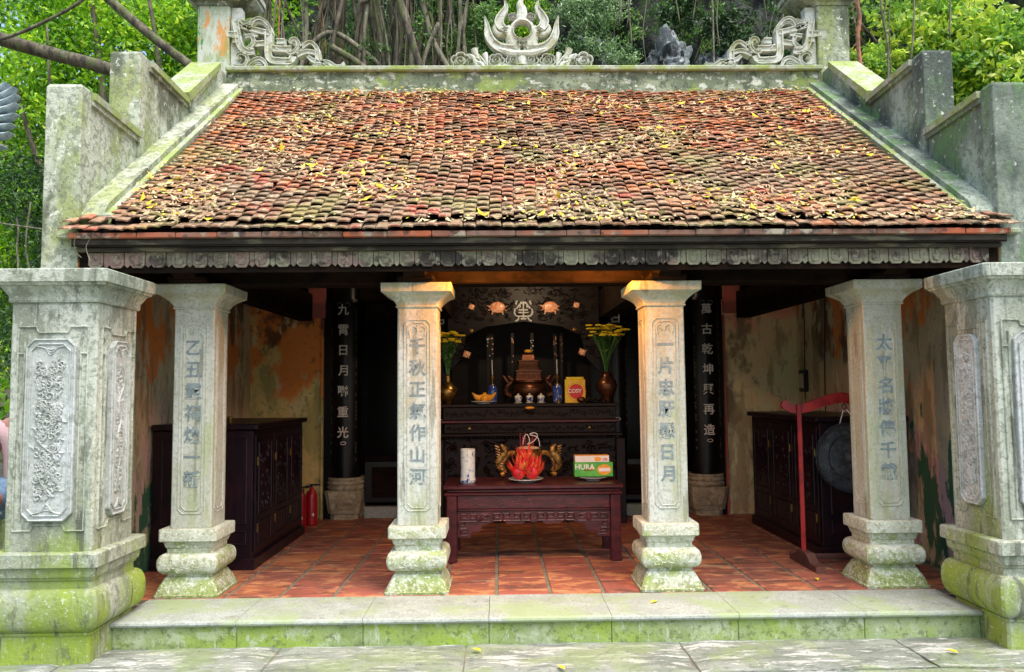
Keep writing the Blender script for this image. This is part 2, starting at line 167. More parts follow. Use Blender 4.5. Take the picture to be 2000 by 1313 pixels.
# ------------------------------------------------------------------ object helpers
def wloc(p):
    v = Vector((0, 0, 0))
    while p is not None: v += p.location; p = p.parent
    return v
def tag(o, label=None, cat=None, group=None, kind=None):
    for k, v in (('label', label), ('category', cat), ('group', group), ('kind', kind)):
        if v: o[k] = v
    return o
def empty(name, loc, label, cat, group=None, parent=None):
    o = bpy.data.objects.new(name, None); o.empty_display_size = .1; o.location = loc; COL.objects.link(o)
    return tag(o, label, cat, group)
class MB:
    def __init__(s): s.v = []; s.f = []; s.r = []
    def add(s, V, F, rnd=None):
        b = len(s.v); s.v += [tuple(p) for p in V]; s.f += [tuple(i+b for i in f) for f in F]
        s.r += [random.random() if rnd is None else rnd]*len(V)
    def box(s, x0, x1, y0, y1, z0, z1, rnd=None):
        s.add([(x0,y0,z0),(x1,y0,z0),(x1,y1,z0),(x0,y1,z0),(x0,y0,z1),(x1,y0,z1),(x1,y1,z1),(x0,y1,z1)],
              [(0,3,2,1),(4,5,6,7),(0,1,5,4),(1,2,6,5),(2,3,7,6),(3,0,4,7)], rnd)
        return s
    def bbox(s, x0, x1, y0, y1, z0, z1, c=.006, rnd=None):
        "box with chamfered edges"
        if c*2.2 > min(abs(x1-x0), abs(y1-y0), abs(z1-z0)): c = min(abs(x1-x0), abs(y1-y0), abs(z1-z0))*.3
        V = []; 
        for (z, i) in ((z0, c), (z0+c, 0), (z1-c, 0), (z1, c)):
            a, b, e, d = x0+i, x1-i, y0+i, y1-i
            k = c
            V += [(a+k,e,z),(b-k,e,z),(b,e+k,z),(b,d-k,z),(b-k,d,z),(a+k,d,z),(a,d-k,z),(a,e+k,z)]
        F = [(7,6,5,4,3,2,1,0), tuple(range(24,32))]
        for l in range(3):
            for i in range(8):
                j = (i+1) % 8; F.append((l*8+i, l*8+j, (l+1)*8+j, (l+1)*8+i))
        s.add(V, F, rnd); return s
    def sq(s, cx, cy, prof, c=.01, seg=1):
        "stack of square rings: prof = [(z, half)] bottom to top; c = corner chamfer"
        V = []; F = []
        for z, h in prof:
            hx, hy = h if isinstance(h, tuple) else (h, h)
            V += [(cx-hx+c,cy-hy,z),(cx+hx-c,cy-hy,z),(cx+hx,cy-hy+c,z),(cx+hx,cy+hy-c,z),(cx+hx-c,cy+hy,z),(cx-hx+c,cy+hy,z),(cx-hx,cy+hy-c,z),(cx-hx,cy-hy+c,z)]
        n = len(prof)
        F.append((7,6,5,4,3,2,1,0)); F.append(tuple(range((n-1)*8, n*8)))
        for l in range(n-1):
            for i in range(8):
                j = (i+1) % 8; F.append((l*8+i, l*8+j, (l+1)*8+j, (l+1)*8+i))
        s.add(V, F); return s
    def lathe(s, cx, cy, prof, n=20, sq=0):
        V = []; F = []
        for z, r in prof:
            for i in range(n):
                a = 2*math.pi*i/n; V.append((cx+r*math.cos(a), cy+r*math.sin(a), z))
        for l in range(len(prof)-1):
            for i in range(n):
                j = (i+1) % n; F.append((l*n+i, l*n+j, (l+1)*n+j, (l+1)*n+i))
        F.append(tuple(reversed(range(n)))); F.append(tuple(range((len(prof)-1)*n, len(prof)*n)))
        s.add(V, F); return s
    def tube(s, pts, rad, n=6, rnd=None):
        pts = [Vector(p) for p in pts]; m = len(pts); V = []; F = []
        up = Vector((.13, .21, 1)).normalized()
        for k, p in enumerate(pts):
            t = (pts[min(k+1, m-1)]-pts[max(k-1, 0)]).normalized()
            a = t.cross(up)
            if a.length < .1: a = t.cross(Vector((1, 0, 0)))
            a.normalize(); b = t.cross(a); r = rad[k] if isinstance(rad, (list, tuple)) else rad
            for i in range(n):
                th = 2*math.pi*i/n; V.append(p + a*r*math.cos(th) + b*r*math.sin(th))
        for l in range(m-1):
            for i in range(n):
                j = (i+1) % n; F.append((l*n+i, l*n+j, (l+1)*n+j, (l+1)*n+i))
        F.append(tuple(reversed(range(n)))); F.append(tuple(range((m-1)*n, m*n)))
        s.add(V, F, rnd); return s
    def prism(s, poly, fn, d0, d1, rnd=None):
        "poly: 2D outline; fn(u,v,d)->xyz"
        n = len(poly); V = [fn(u, v, d0) for u, v in poly]+[fn(u, v, d1) for u, v in poly]
        F = [tuple(range(n)), tuple(reversed(range(n, 2*n)))]+[(i, i+n, (i+1) % n+n, (i+1) % n) for i in range(n)]
        s.add(V, F, rnd); return s
    def ball(s, c, r, n=10, m=7, rnd=None):
        rx, ry, rz = r if isinstance(r, (tuple, list)) else (r, r, r); V = []; F = []
        for k in range(m+1):
            ph = math.pi*k/m; ph = min(max(ph, .02), math.pi-.02)
            for i in range(n):
                a = 2*math.pi*i/n; V.append((c[0]+rx*math.sin(ph)*math.cos(a), c[1]+ry*math.sin(ph)*math.sin(a), c[2]-rz*math.cos(ph)))
        for l in range(m):
            for i in range(n):
                j = (i+1) % n; F.append((l*n+i, l*n+j, (l+1)*n+j, (l+1)*n+i))
        s.add(V, F, rnd); return s
    def stroke(s, fr, pts, wd, h, back=0.0, smooth=3, ridge=True, groove=False):
        "raised ribbon along 2D points in the plane fr=(origin,u,v,n)"
        O, U, Vv, Nn = fr
        P = cat(pts, smooth) if smooth and len(pts) > 2 else [Vector((p[0], p[1])) for p in pts]
        m = len(P)
        if isinstance(wd, (list, tuple)):
            W = [np.interp(i/(m-1), np.linspace(0, 1, len(wd)), wd) for i in range(m)]
        else: W = [wd]*m
        V = []; F = []
        for k in range(m):
            t = P[min(k+1, m-1)]-P[max(k-1, 0)]
            if t.length < 1e-9: t = Vector((1, 0))
            t.normalize(); nn = Vector((-t.y, t.x)); w2 = W[k]/2
            hh = h*min(1, .35+W[k]/(max(W)+1e-9))
            sec = [(-w2, -back), (-w2, hh), (-w2*.70, hh), (-w2*.58, hh*.45), (w2*.58, hh*.45), (w2*.70, hh), (w2, hh), (w2, -back)] if groove else [(-w2, -back), (-w2, hh*.25), (-w2*.62, hh*.8), (0, hh if ridge else hh*.6), (w2*.62, hh*.8), (w2, hh*.25), (w2, -back)]
            for o, d in sec:
                q = P[k]+nn*o; V.append(O+U*q.x+Vv*q.y+Nn*d)
        q = 8 if groove else 7
        for l in range(m-1):
            for i in range(q-1 if not back else q):
                j = (i+1) % q; F.append((l*q+i, (l+1)*q+i, (l+1)*q+j, l*q+j))
        F.append(tuple(range(q))); F.append(tuple(reversed(range((m-1)*q, m*q))))
        s.add(V, F); return s
    def build(s, name, m, parent=None, label=None, cat=None, group=None, kind=None, smooth=False, origin=None):
        A = np.array(s.v, dtype=float)
        if origin is None: origin = ((A[:, 0].min()+A[:, 0].max())/2, (A[:, 1].min()+A[:, 1].max())/2, A[:, 2].min())
        A = A-np.array(origin)
        me = bpy.data.meshes.new(name); me.from_pydata(A.tolist(), [], s.f)
        at = me.attributes.new('rnd', 'FLOAT', 'POINT'); at.data.foreach_set('value', s.r)
        me.materials.append(m)
        if smooth: me.shade_smooth() if smooth is True else me.set_sharp_from_angle(angle=R(smooth))
        me.update()
        o = bpy.data.objects.new(name, me); COL.objects.link(o)
        o.location = Vector(origin)-(wloc(parent) if parent else Vector((0, 0, 0)))
        if parent: o.parent = parent
        return tag(o, label, cat, group, kind)
def cat(pts, k=3):
    P = [Vector((p[0], p[1])) for p in pts]; out = []
    for i in range(len(P)-1):
        a, b, c, d = P[max(i-1, 0)], P[i], P[i+1], P[min(i+2, len(P)-1)]
        for j in range(k):
            t = j/k
            out.append(.5*((2*b)+(c-a)*t+(2*a-5*b+4*c-d)*t*t+(3*b-a-3*c+d)*t**3))
    out.append(P[-1]); return out
def cat3(pts, k=4):
    P = [Vector(p) for p in pts]; out = []
    for i in range(len(P)-1):
        a, b, c, d = P[max(i-1, 0)], P[i], P[i+1], P[min(i+2, len(P)-1)]
        for j in range(k):
            t = j/k
            out.append(.5*((2*b)+(c-a)*t+(2*a-5*b+4*c-d)*t*t+(3*b-a-3*c+d)*t**3))
    out.append(P[-1]); return out
def frame(o, face='front'):
    o = Vector(o)
    u, n = {'front': ((1,0,0),(0,-1,0)), 'px': ((0,1,0),(1,0,0)), 'nx': ((0,-1,0),(-1,0,0))}[face]
    return (o, Vector(u), Vector((0, 0, 1)), Vector(n))
def copy_obj(o, parent=None, loc=None):
    c = o.copy(); COL.objects.link(c)
    if parent is not None: c.parent = parent
    if loc is not None: c.location = loc
    return c
def copy_tree(o, parent=None, loc=None):
    c = copy_obj(o, parent, loc)
    for ch in list(o.children): copy_tree(ch, c)
    return c
def spiral(cx, cy, r, turns=1.6, a0=0, sgn=1, n=14, rin=.12):
    return [(cx+math.cos(a0+sgn*2*math.pi*turns*i/n)*r*(1-(1-rin)*i/n), cy+math.sin(a0+sgn*2*math.pi*turns*i/n)*r*(1-(1-rin)*i/n)) for i in range(n+1)]
def chamf(x0, x1, z0, z1, c):
    return [(x0+c,z0),(x1-c,z0),(x1,z0+c),(x1,z1-c),(x1-c,z1),(x0+c,z1),(x0,z1-c),(x0,z0+c)]
_text_cache = {}
def text_mesh(body, size, ext, bold):
    key = (body, size, ext, bold)
    if key in _text_cache: return _text_cache[key]
    cu = bpy.data.curves.new('lettering', 'FONT'); cu.body = body; cu.size = size; cu.extrude = ext; cu.offset = bold
    cu.align_x = 'CENTER'; cu.align_y = 'CENTER'; cu.resolution_u = 3
    ob = bpy.data.objects.new('lettering', cu); COL.objects.link(ob)
    bpy.context.view_layer.update()
    me = bpy.data.meshes.new_from_object(ob.evaluated_get(bpy.context.evaluated_depsgraph_get()))
    bpy.data.objects.remove(ob)
    A = np.zeros(len(me.vertices)*3); me.vertices.foreach_get('co', A); A = A.reshape(-1, 3)
    if len(A):
        c = (A.min(0)+A.max(0))/2; A -= c; 
    me.vertices.foreach_set('co', A.ravel()); me.materials.clear()
    _text_cache[key] = me; return me
def text(body, loc, size, m, parent, name='character', ext=.002, bold=0, face='front', sx=1.0, tilt=0):
    me = text_mesh(body, size, ext, bold).copy(); me.materials.append(m)
    o = bpy.data.objects.new(name, me); COL.objects.link(o)
    o.location = Vector(loc)-(wloc(parent) if parent else Vector((0,0,0)))
    rz = {'front': 0, 'px': math.pi/2, 'nx': -math.pi/2}[face]
    o.rotation_euler = (math.pi/2, tilt, rz); o.scale = (sx, 1, 1)
    if parent: o.parent = parent
    return o
def leafmesh(name, C_, S_, m, parent=None, rnd=None, flat=None, aspect=.45, **kw):
    "many leaf-sized folded blades; C_ Nx3 centres, S_ N lengths"
    C_ = np.asarray(C_, float); n = len(C_); rs = np.random.RandomState(len(name)*31+n)
    d = rs.normal(size=(n, 3)); d[:, 2] -= .4
    if flat is not None: d = d-(d@flat)[:, None]*flat*.75
    d /= np.linalg.norm(d, axis=1)[:, None]
    q = rs.normal(size=(n, 3))
    if flat is not None: q = np.cross(d, flat)+.35*q
    q = q-(q*d).sum(1)[:, None]*d; q /= np.linalg.norm(q, axis=1)[:, None]
    nn = np.cross(d, q); S = np.asarray(S_)[:, None]
    base = C_-d*S*.5; tip = C_+d*S*.5-nn*S*.12; l = C_+q*S*aspect*.5+nn*S*.1; r = C_-q*S*aspect*.5+nn*S*.1
    V = np.stack([base, r, tip, l], 1).reshape(-1, 3)
    org = np.array([C_[:, 0].mean(), C_[:, 1].mean(), C_[:, 2].min()]); V = V-org
    me = bpy.data.meshes.new(name); me.vertices.add(4*n); me.vertices.foreach_set('co', V.ravel())
    me.loops.add(6*n); me.polygons.add(2*n)
    b = (np.arange(n)*4)[:, None]; idx = np.concatenate([b+0, b+1, b+2, b+0, b+2, b+3], 1).ravel()
    me.loops.foreach_set('vertex_index', idx.astype(np.int32)); me.polygons.foreach_set('loop_start', np.arange(2*n, dtype=np.int32)*3)
    me.update(calc_edges=True); me.validate()
    if rnd is None: rnd = rs.rand(n)
    at = me.attributes.new('rnd', 'FLOAT', 'POINT'); at.data.foreach_set('value', np.repeat(np.asarray(rnd), 4))
    me.materials.append(m)
    o = bpy.data.objects.new(name, me); COL.objects.link(o); o.location = Vector(org)-(wloc(parent) if parent else Vector((0,0,0)))
    if parent: o.parent = parent
    return tag(o, kw.get('label'), kw.get('cat'), kw.get('group'), kw.get('kind'))

ZG = -0.162                     # courtyard level; the shrine floor is z = 0
# ------------------------------------------------------------------ ground, courtyard paving, platform
gm = MB()
gm.box(-60, 60, -60, 80, ZG-.5, ZG-.05)
ground = gm.build('ground', M_earth, kind='structure')
rs = random.Random(3)
yrow = [(-.5, -1.06), (-1.075, -1.75), (-1.765, -2.45), (-2.465, -3.2), (-3.215, -4.0), (-4.015, -4.9), (-4.915, -5.9), (-5.915, -7)]
for r_, (ya, yb) in enumerate(yrow):
    x = -7.0+(.35 if r_ % 2 else 0)
    xs = [-7.0, -5.9, -4.7, -3.6, -2.86, -1.66, -.52, .80, 2.14, 3.2, 4.3, 5.6, 7] if r_ == 0 else [x+1.15*i+rs.uniform(-.12, .12) for i in range(13)]
    for a, b in zip(xs[:-1], xs[1:]):
        mm = MB(); n, k = 14, 8; V = []; F = []
        x0, x1 = a+.005, b-.005
        for j in range(k+1):
            for i in range(n+1):
                X = x0+(x1-x0)*i/n; Y = yb+(ya-yb)*j/k
                e = min(i, n-i, j*1.4, (k-j)*1.4)
                z = ZG+.010*noise.noise(Vector((X*3.5, Y*9, 1)))+.006*noise.noise(Vector((X*12, Y*24, 4)))-(.012 if e < .5 else 0)
                V.append((X, Y, z))
        F += [(j*(n+1)+i, j*(n+1)+i+1, (j+1)*(n+1)+i+1, (j+1)*(n+1)+i) for j in range(k) for i in range(n)]
        nb = len(V); V += [(x0, yb, ZG-.06), (x1, yb, ZG-.06), (x1, ya, ZG-.06), (x0, ya, ZG-.06)]
        F += [(nb, nb+1, n, 0), (nb+1, nb+2, (k+1)*(n+1)-1, n), (nb+2, nb+3, k*(n+1), (k+1)*(n+1)-1), (nb+3, nb, 0, k*(n+1))]
        mm.add(V, F); mm.build('paving_slab', M_pave, ground)
MB().box(-7.1, 7.1, -7.1, -.49, ZG-.045, ZG-.016).build('mortar_bed', M_grout, ground)
# platform (step)
plat = MB().box(-3.4, 3.4, -.05, 5.6, ZG-.1, -.03).build('platform', M_grout, kind='structure')
xj = [-2.70, -1.936, -1.16, -.38, .382, 1.174, 1.967, 2.70]
for a, b in zip(xj[:-1], xj[1:]):
    mm = MB(); yb = -.015
    prof = [(-.548,-.036),(-.556,-.03),(-.560,-.02),(-.556,-.008),(-.545,-.001),(-.53,0),(yb,0),(yb,-.036)]
    mm.prism(prof, lambda u, v, d: (d, u, v), a+.0015, b-.0015); mm.build('step_slab', M_slab, plat)
    MB().bbox(a+.0015, b-.0015, -.53, -.03, ZG-.05, -.037, .004).build('riser_block', M_riser, plat)
# floor tiles
T = .373; x0 = -.334-T*8
fl = MB().box(-3.1, 3.1, -.014, 3.9, -.029, -.008).build('floor', M_grout, kind='structure')
for i in range(17):
    off = rs.uniform(-.12, .12)
    for j in range(-1, 11):
        xa = x0+i*T+.012; xb = xa+T-.024; ya = j*T+off; yb = ya+T-.009
        ya = max(ya, -.012); yb = min(yb, 3.88); xa = max(xa, -3.1); xb = min(xb, 3.1)
        if yb-ya < .03 or xb-xa < .02: continue
        dz = rs.uniform(-.0015, .0015)
        MB().bbox(xa, xb, ya, yb, -.02, .0+dz, .004).build('floor_tile', M_floor, fl)

# ------------------------------------------------------------------ the shrine
SH = empty('shrine', (0, 2.5, 0), 'small open-fronted stone shrine with a red tiled roof and four carved columns', 'shrine')
def part(mb, name, m, parent=SH, **k): return mb.build(name, m, parent, **k)

XI, XO = 3.105, 3.345
# --- stone columns
shaft_h = .1413
def relief_frame(mb, fr, hw, z0, z1, c, wd=.008, h=.006):
    for inset in (0, .022):
        P = chamf(-hw+inset, hw-inset, z0+inset, z1-inset, c)
        for a, b in zip(P, P[1:]+P[:1]): mb.stroke(fr, [a, b], wd, h, 0, 0)
def make_column(cx, chars, label, broken=False):
    cy = .08+shaft_h
    col = MB().sq(cx, cy, [(.462, shaft_h), (1.995, shaft_h)], .008).build('stone_column', M_col, SH, label=label)
    ped = MB()
    pr = [(0,.222),(.018,.224),(.022,.212),(.05,.205),(.085,.188),(.112,.172),(.128,.166),(.132,.158),(.148,.156)]
    for k in range(0, 11):
        a = -math.pi/2+math.pi*k/10; pr.append((.222+.070*math.sin(a), .158+.052*max(0, math.cos(a))**.75))
    pr += [(.297,.158),(.325,.158),(.33,.165),(.37,.178),(.376,.196),(.380,.200),(.452,.200),(.46,.196)]
    ped.sq(cx, cy, pr, .012)
    p = ped.build('pedestal', M_ped, col, smooth=28)
    rl = MB()
    for fc, o in (('front', (cx, cy-.206, .222)),):
        fr = frame(o, fc)
        rr = random.Random(int(cx*100))
        for k in range(16):
            u = rr.uniform(-.13, .13); v = rr.uniform(-.03, .03); a = rr.uniform(0, 6.28); l = rr.uniform(.02, .045)
            rl.stroke(fr, [(u, v), (u+l*math.cos(a), v+l*.6*math.sin(a)), (u+l*1.5*math.cos(a+.7), v+l*.6*math.sin(a+.7))], [.004, .011, .003], .005, 0, 3)
    rl.build('pedestal_relief', M_ped, col, kind='stuff')
    cap = MB()
    cp = [(1.995,.152),(2.004,.156),(2.008,.150),(2.02,.152),(2.045,.168),(2.07,.195),(2.088,.222),(2.094,.236),(2.098,.236),(2.100,.247),(2.158,.249),(2.163,.246)]
    cap.sq(cx, cy, cp, .008).build('capital', M_col, col, smooth=28)
    det = MB()
    faces = [('front', (cx, .08, 0))]
    faces.append(('px', (cx+shaft_h, cy, 0))); faces.append(('nx', (cx-shaft_h, cy, 0)))
    for fc, o in faces:
        fr = frame(o, fc); relief_frame(det, fr, .092, .56, 1.905, .03)
        # bat ornament under the top edge
        if fc == 'front':
            for sg in (-1, 1):
                det.stroke(fr, [(0, 1.84), (sg*.03, 1.865), (sg*.06, 1.84), (sg*.052, 1.80), (sg*.066, 1.775)], [.012, .02, .02, .012, .003], .005, 0, 4)
                det.stroke(fr, [(sg*s_[0]+0, s_[1]) for s_ in spiral(.03, 1.825, .016, 1.2)], .006, .004, 0, 1)
            det.stroke(fr, [(0, 1.87), (0, 1.82)], .014, .006, 0, 0)
    det.build('panel_moulding', M_col, col)
    n = len(chars); z_t, z_b = (1.72, .80)
    for i, ch in enumerate(chars):
        z = z_t-(z_t-z_b)*i/(n-1)
        text(ch, (cx, .0795, z), .122, M_paint, col, ext=.0025, bold=.0028, sx=.98)
    return col
make_column(-2.465, '乙丑靈祠煥一新', 'leftmost of the four carved stone columns')
make_column(-.885, '千秋正氣作山河', 'second carved stone column from the left, beside the offering table')
make_column(.885, '一片忠肝懸日月', 'third carved stone column from the left, right of the offering table')
make_column(2.465, '太平名將傳千載', 'rightmost of the four carved stone columns, in front of the gong')

# --- gable walls with stepped parapets
def gable(sg, m, label):
    X0, X1 = sg*XI, sg*XO
    if sg < 0: f = lambda u, v, d: (-d, u, v)
    else: f = lambda u, v, d: (d, u, v)
    body = [(-.27,ZG),(-.27,3.40),(.56,3.40),(.56,4.02),(1.42,4.02),(2.3,4.70),(2.9,4.70),(3.8,4.0),(5.6,2.7),(5.6,ZG)]
    g = MB().prism(body, f, XI+.012, XO-.02).build('gable_wall', m, SH, label=label)
    up = -.27
    # inner face below the roof, stained plaster
    MB().prism([(-.29, -.02), (-.29, 2.40), (2.35, 4.25), (3.9, 3.3), (3.9, -.02)], f, XI-.004, XI+.011).build('plaster_face', M_side, g)
    # piers
    for nm, ya, yb, zt, zb in (('pier', -.30, -.17, 3.49, 2.2), ('pier', .54, .70, 4.09, 2.9)):
        b = MB(); b.sq(0, 0, [(0, (.12, (yb-ya)/2)), (zt-zb-.02, (.12, (yb-ya)/2)), (zt-zb, (.11, (yb-ya)/2-.01))], .006)
        b.v = [(p[0]+sg*(XI+.118), p[1]+(ya+yb)/2, p[2]+zb) for p in b.v]; b.build('pier', m, g)
    MB().bbox(min(X0,X1), max(X0,X1), -.30, -.10, ZG, 2.20, .008).build('wall_end', M_gab, g)
    # copings: flat, flat, then up the slope
    def cop(y0, z0, y1, z1, th=.05):
        P = [(y0, z0), (y1, z1), (y1, z1-th), (y0, z0-th)]
        return P
    for P in (cop(-.17, 3.475, .54, 3.44), cop(.70, 4.08, 1.46, 4.06)):
        MB().prism(P, f, XI-.03, XO+.02).build('coping', M_cope, g)
        Q = [(P[0][0], P[0][1]-.052), (P[1][0], P[1][1]-.052), (P[1][0], P[1][1]-.085), (P[0][0], P[0][1]-.085)]
        MB().prism(Q, f, XI-.012, XO+.004).build('coping_moulding', m, g)
    P = [(1.42, 4.10), (2.22, 4.72), (2.22, 4.66), (1.47, 4.04)]
    MB().prism(P, f, XI-.035, XO+.03).build('coping', M_cope, g)
    MB().prism([(1.47, 4.036), (2.22, 4.656), (2.22, 4.62), (1.5, 3.99)], f, XI-.015, XO+.01).build('coping_moulding', m, g)
    # rake band lying on the roof
    sl = (4.55-2.60)/(2.42+.28)
    def rz(y): return 2.60+(y+.28)*sl
    for (xa, xb, top, nm) in ((XI-.15, XI+.011, .035, 'rake_band'), (XI-.20, XI-.151, -.012, 'rake_edge')):
        Pp = [(-.27, rz(-.27)+top-.05), (-.2, rz(-.2)+top), (2.42, rz(2.42)+top), (2.42, rz(2.42)-.16), (-.27, rz(-.27)-.13)]
        MB().prism(Pp, f, xa, xb).build(nm, M_cope if nm == 'rake_edge' else m, g)
    MB().bbox(min(sg*(XI-.20), sg*XI), max(sg*(XI-.20), sg*XI), -.27, -.05, 2.47, 2.62, .02).build('rake_foot', m, g)
    # ridge pier with capital
    pc = sg*(XI+.135); py = 2.45+.16
    pr = MB().sq(pc, py, [(4.2, .165), (5.42, .165)], .01).build('ridge_pier', M_pier if sg < 0 else M_gab, g)
    MB().sq(pc, py, [(5.42,.18),(5.45,.185),(5.47,.21),(5.50,.26),(5.54,.31),(5.58,.345),(5.60,.36),(5.64,.36),(5.645,.38),(5.70,.38)], .01).build('ridge_capital', M_gab, g, smooth=28)
    # corner beads on the pier, towards the scroll
    MB().box(min(sg*2.965, sg*3.07), max(sg*2.965, sg*3.07), 2.49, 2.60, 4.45, 5.42).build('pilaster', M_orn, g)
    return g
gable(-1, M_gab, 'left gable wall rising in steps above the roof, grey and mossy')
gable(1, M_gab_shade, 'right gable wall rising in steps above the roof, stained, with its shade put into the colour')

# --- roof
E0 = Vector((0, -.44, 2.445)); E1 = Vector((0, 2.42, 4.455)); SLD = (E1-E0).normalized(); SLN = Vector((0, -SLD.z, SLD.y)); SLEN = (E1-E0).length
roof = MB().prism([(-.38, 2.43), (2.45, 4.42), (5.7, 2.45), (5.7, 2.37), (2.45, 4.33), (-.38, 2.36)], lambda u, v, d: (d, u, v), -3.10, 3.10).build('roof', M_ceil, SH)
for sg in (-1, 1): MB().bbox(min(sg*3.101, sg*3.22), max(sg*3.101, sg*3.22), -.36, -.301, 2.42, 2.46, .01).build('eave_block', M_gab, roof)
def tile_geo(rn, w=.079, L=.13):
    hw = w/2; xs = [-1, -.72, -.3, .3, .72, 1]; V = []; F = []
    for (th) in (0, .010):
        for row in range(2):
            for t in xs:
                x = t*hw; arch = .0105*(1-t*t)
                y = (-.020*(1-abs(t)**2.2)) if row == 0 else L
                V.append((x, y, th+(arch if row == 0 else arch*.4)))
    k = len(xs)
    for i in range(k-1):
        F.append((2*k+i, 2*k+i+1, 3*k+i+1, 3*k+i)); F.append((i, i+1, 2*k+i+1, 2*k+i)); F.append((i+1, i, k+i, k+i+1))
    F.append((0, 2*k, 3*k, k)); F.append((k-1, 2*k-1, 4*k-1, 3*k-1))
    return V, F
tiles = []
PT = .0815; NR = 39; rt = random.Random(11)
for r_ in range(NR):
    s = SLEN*(r_+.1)/NR
    ymid = (E0+SLD*s).y
    half = 3.17 if ymid < -.29 else 2.90
    nc = int(half/PT)+1
    for c in range(-nc, nc+1):
        x = c*PT+.022*math.sin(s*1.7+c*.05)+.03*noise.noise(Vector((c*.13, s*1.1, 2)))
        if abs(x) > half: continue
        ss = s+(.5*SLEN/NR if c % 2 and r_ else 0)+rt.uniform(-.012, .012)+.05*noise.noise(Vector((c*.09, s*.7, 5)))
        if r_ == 0: ss = max(ss, 0)+rt.uniform(0, .010)
        hgt = .030+.018*noise.noise(Vector((x*.9, s*1.1, 9)))+rt.uniform(0, .008)
        if r_ == 0: hgt = .010+rt.uniform(0, .01)
        p = E0+SLD*ss+SLN*hgt; p.x = x+rt.uniform(-.004, .004)
        slip = rt.random() < .018; p += SLD*(-.035 if slip else 0)+SLN*(.008 if slip else 0)
        tiles.append((p, rt.uniform(-.3, .3) if slip else rt.uniform(-.05, .05), .17+rt.uniform(-.05, .09), rt.uniform(-.08, .08), rt.random()))
base_rot = Matrix(((1, 0, 0), (0, SLD.y, SLN.y), (0, SLD.z, SLN.z)))
def tile_mat(t):
    p, yaw, lift, roll, _ = t
    return Matrix.Translation(p) @ base_rot.to_4x4() @ Matrix.Rotation(yaw, 4, 'Z') @ Matrix.Rotation(-lift, 4, 'X') @ Matrix.Rotation(roll, 4, 'Y')
variants = []
for k in range(8):
    V, F = tile_geo(k); me = bpy.data.meshes.new('roof_tile'); me.from_pydata(V, [], F)
    a = me.attributes.new('rnd', 'FLOAT', 'POINT'); a.data.foreach_set('value', [k/7]*len(V)); me.materials.append(M_tile); variants.append(me)
rw = wloc(roof)
for k, t in enumerate(tiles[:300]):
    o = bpy.data.objects.new('roof_tile', variants[int(t[4]*7.99)]); COL.objects.link(o); o.parent = roof
    o.matrix_local = Matrix.Translation(-rw) @ tile_mat(t)
rest = MB()
V0, F0 = tile_geo(0)
for t in tiles[300:]:
    Mx = tile_mat(t); rest.add([Mx @ Vector(v) for v in V0], F0, t[4])
rest.build('roof_tiles', M_tile, roof, kind='stuff')
# brick strips and eave boards
x = -3.1
while x < 3.1:
    l = rt.uniform(.22, .34); xe = min(x+l, 3.1)
    MB().bbox(x+.002, xe-.002, -.432+rt.uniform(-.004, .004), -.30, 2.410, 2.444+rt.uniform(-.003, .003), .003).build('edge_brick', M_edge, roof); x += l
eb = MB().bbox(-3.09, 3.09, -.395, -.29, 2.372, 2.4085, .005).build('eave_board', M_eave, SH)
MB().bbox(-3.09, 3.09, -.345, -.285, 2.336, 2.366, .006).build('eave_board', M_eave, SH)
fas = MB().box(-3.09, 3.09, -.288, -.262, 2.20, 2.3355).build('fascia', M_beam, SH)
pw = .1375; nP = 44; xs0 = -3.025
for k in range(nP):
    a = xs0+k*pw; mb = MB(); b = a+pw*.70; jz = rt.uniform(-.002, .003)
    fr = lambda u, v, d: (u, d, v+jz)
    zt = 2.334; zb = 2.232
    out = [(a, zt), (a, zb+.022), (a+.02, zb), (b-.02, zb), (b, zb+.022), (b, zt)]
    mb.prism(out, fr, -.306, -.290)
    inn = [(a+.022, zt-.012), (a+.022, zb+.034), (a+.032, zb+.022), (b-.032, zb+.022), (b-.022, zb+.034), (b-.022, zt-.012)]
    F_ = frame((0, -.306, jz))
    for p, q in zip(inn, inn[1:]+inn[:1]): mb.stroke(F_, [p, q], .009, .007, 0, 0)
    mb.ball(((a+b)/2, -.308, zt-.032), (.014, .008, .010), 8, 5)
    c0, c1 = b+.004, a+pw-.004
    mb.prism([(c0, zt), (c0, zb+.018), ((c0+c1)/2, zb+.002), (c1, zb+.018), (c1, zt)], fr, -.300, -.290)
    mb.build('carved_panel', M_fringe, fas)
# ridge beam
rb = MB().box(-3.09, 3.09, 2.40, 2.66, 4.42, 4.60).build('ridge', M_ridge, SH)
MB().box(-3.085, 3.085, 2.412, 2.65, 4.601, 4.695).build('ridge_band', M_ridge, rb)
MB().bbox(-3.085, 3.085, 2.365, 2.69, 4.696, 4.748, .01).build('ridge_coping', M_cope, rb)
MB().box(-2.9, 2.9, 2.375, 2.399, 4.42, 4.50).build('ridge_fillet', M_ridge, rb)
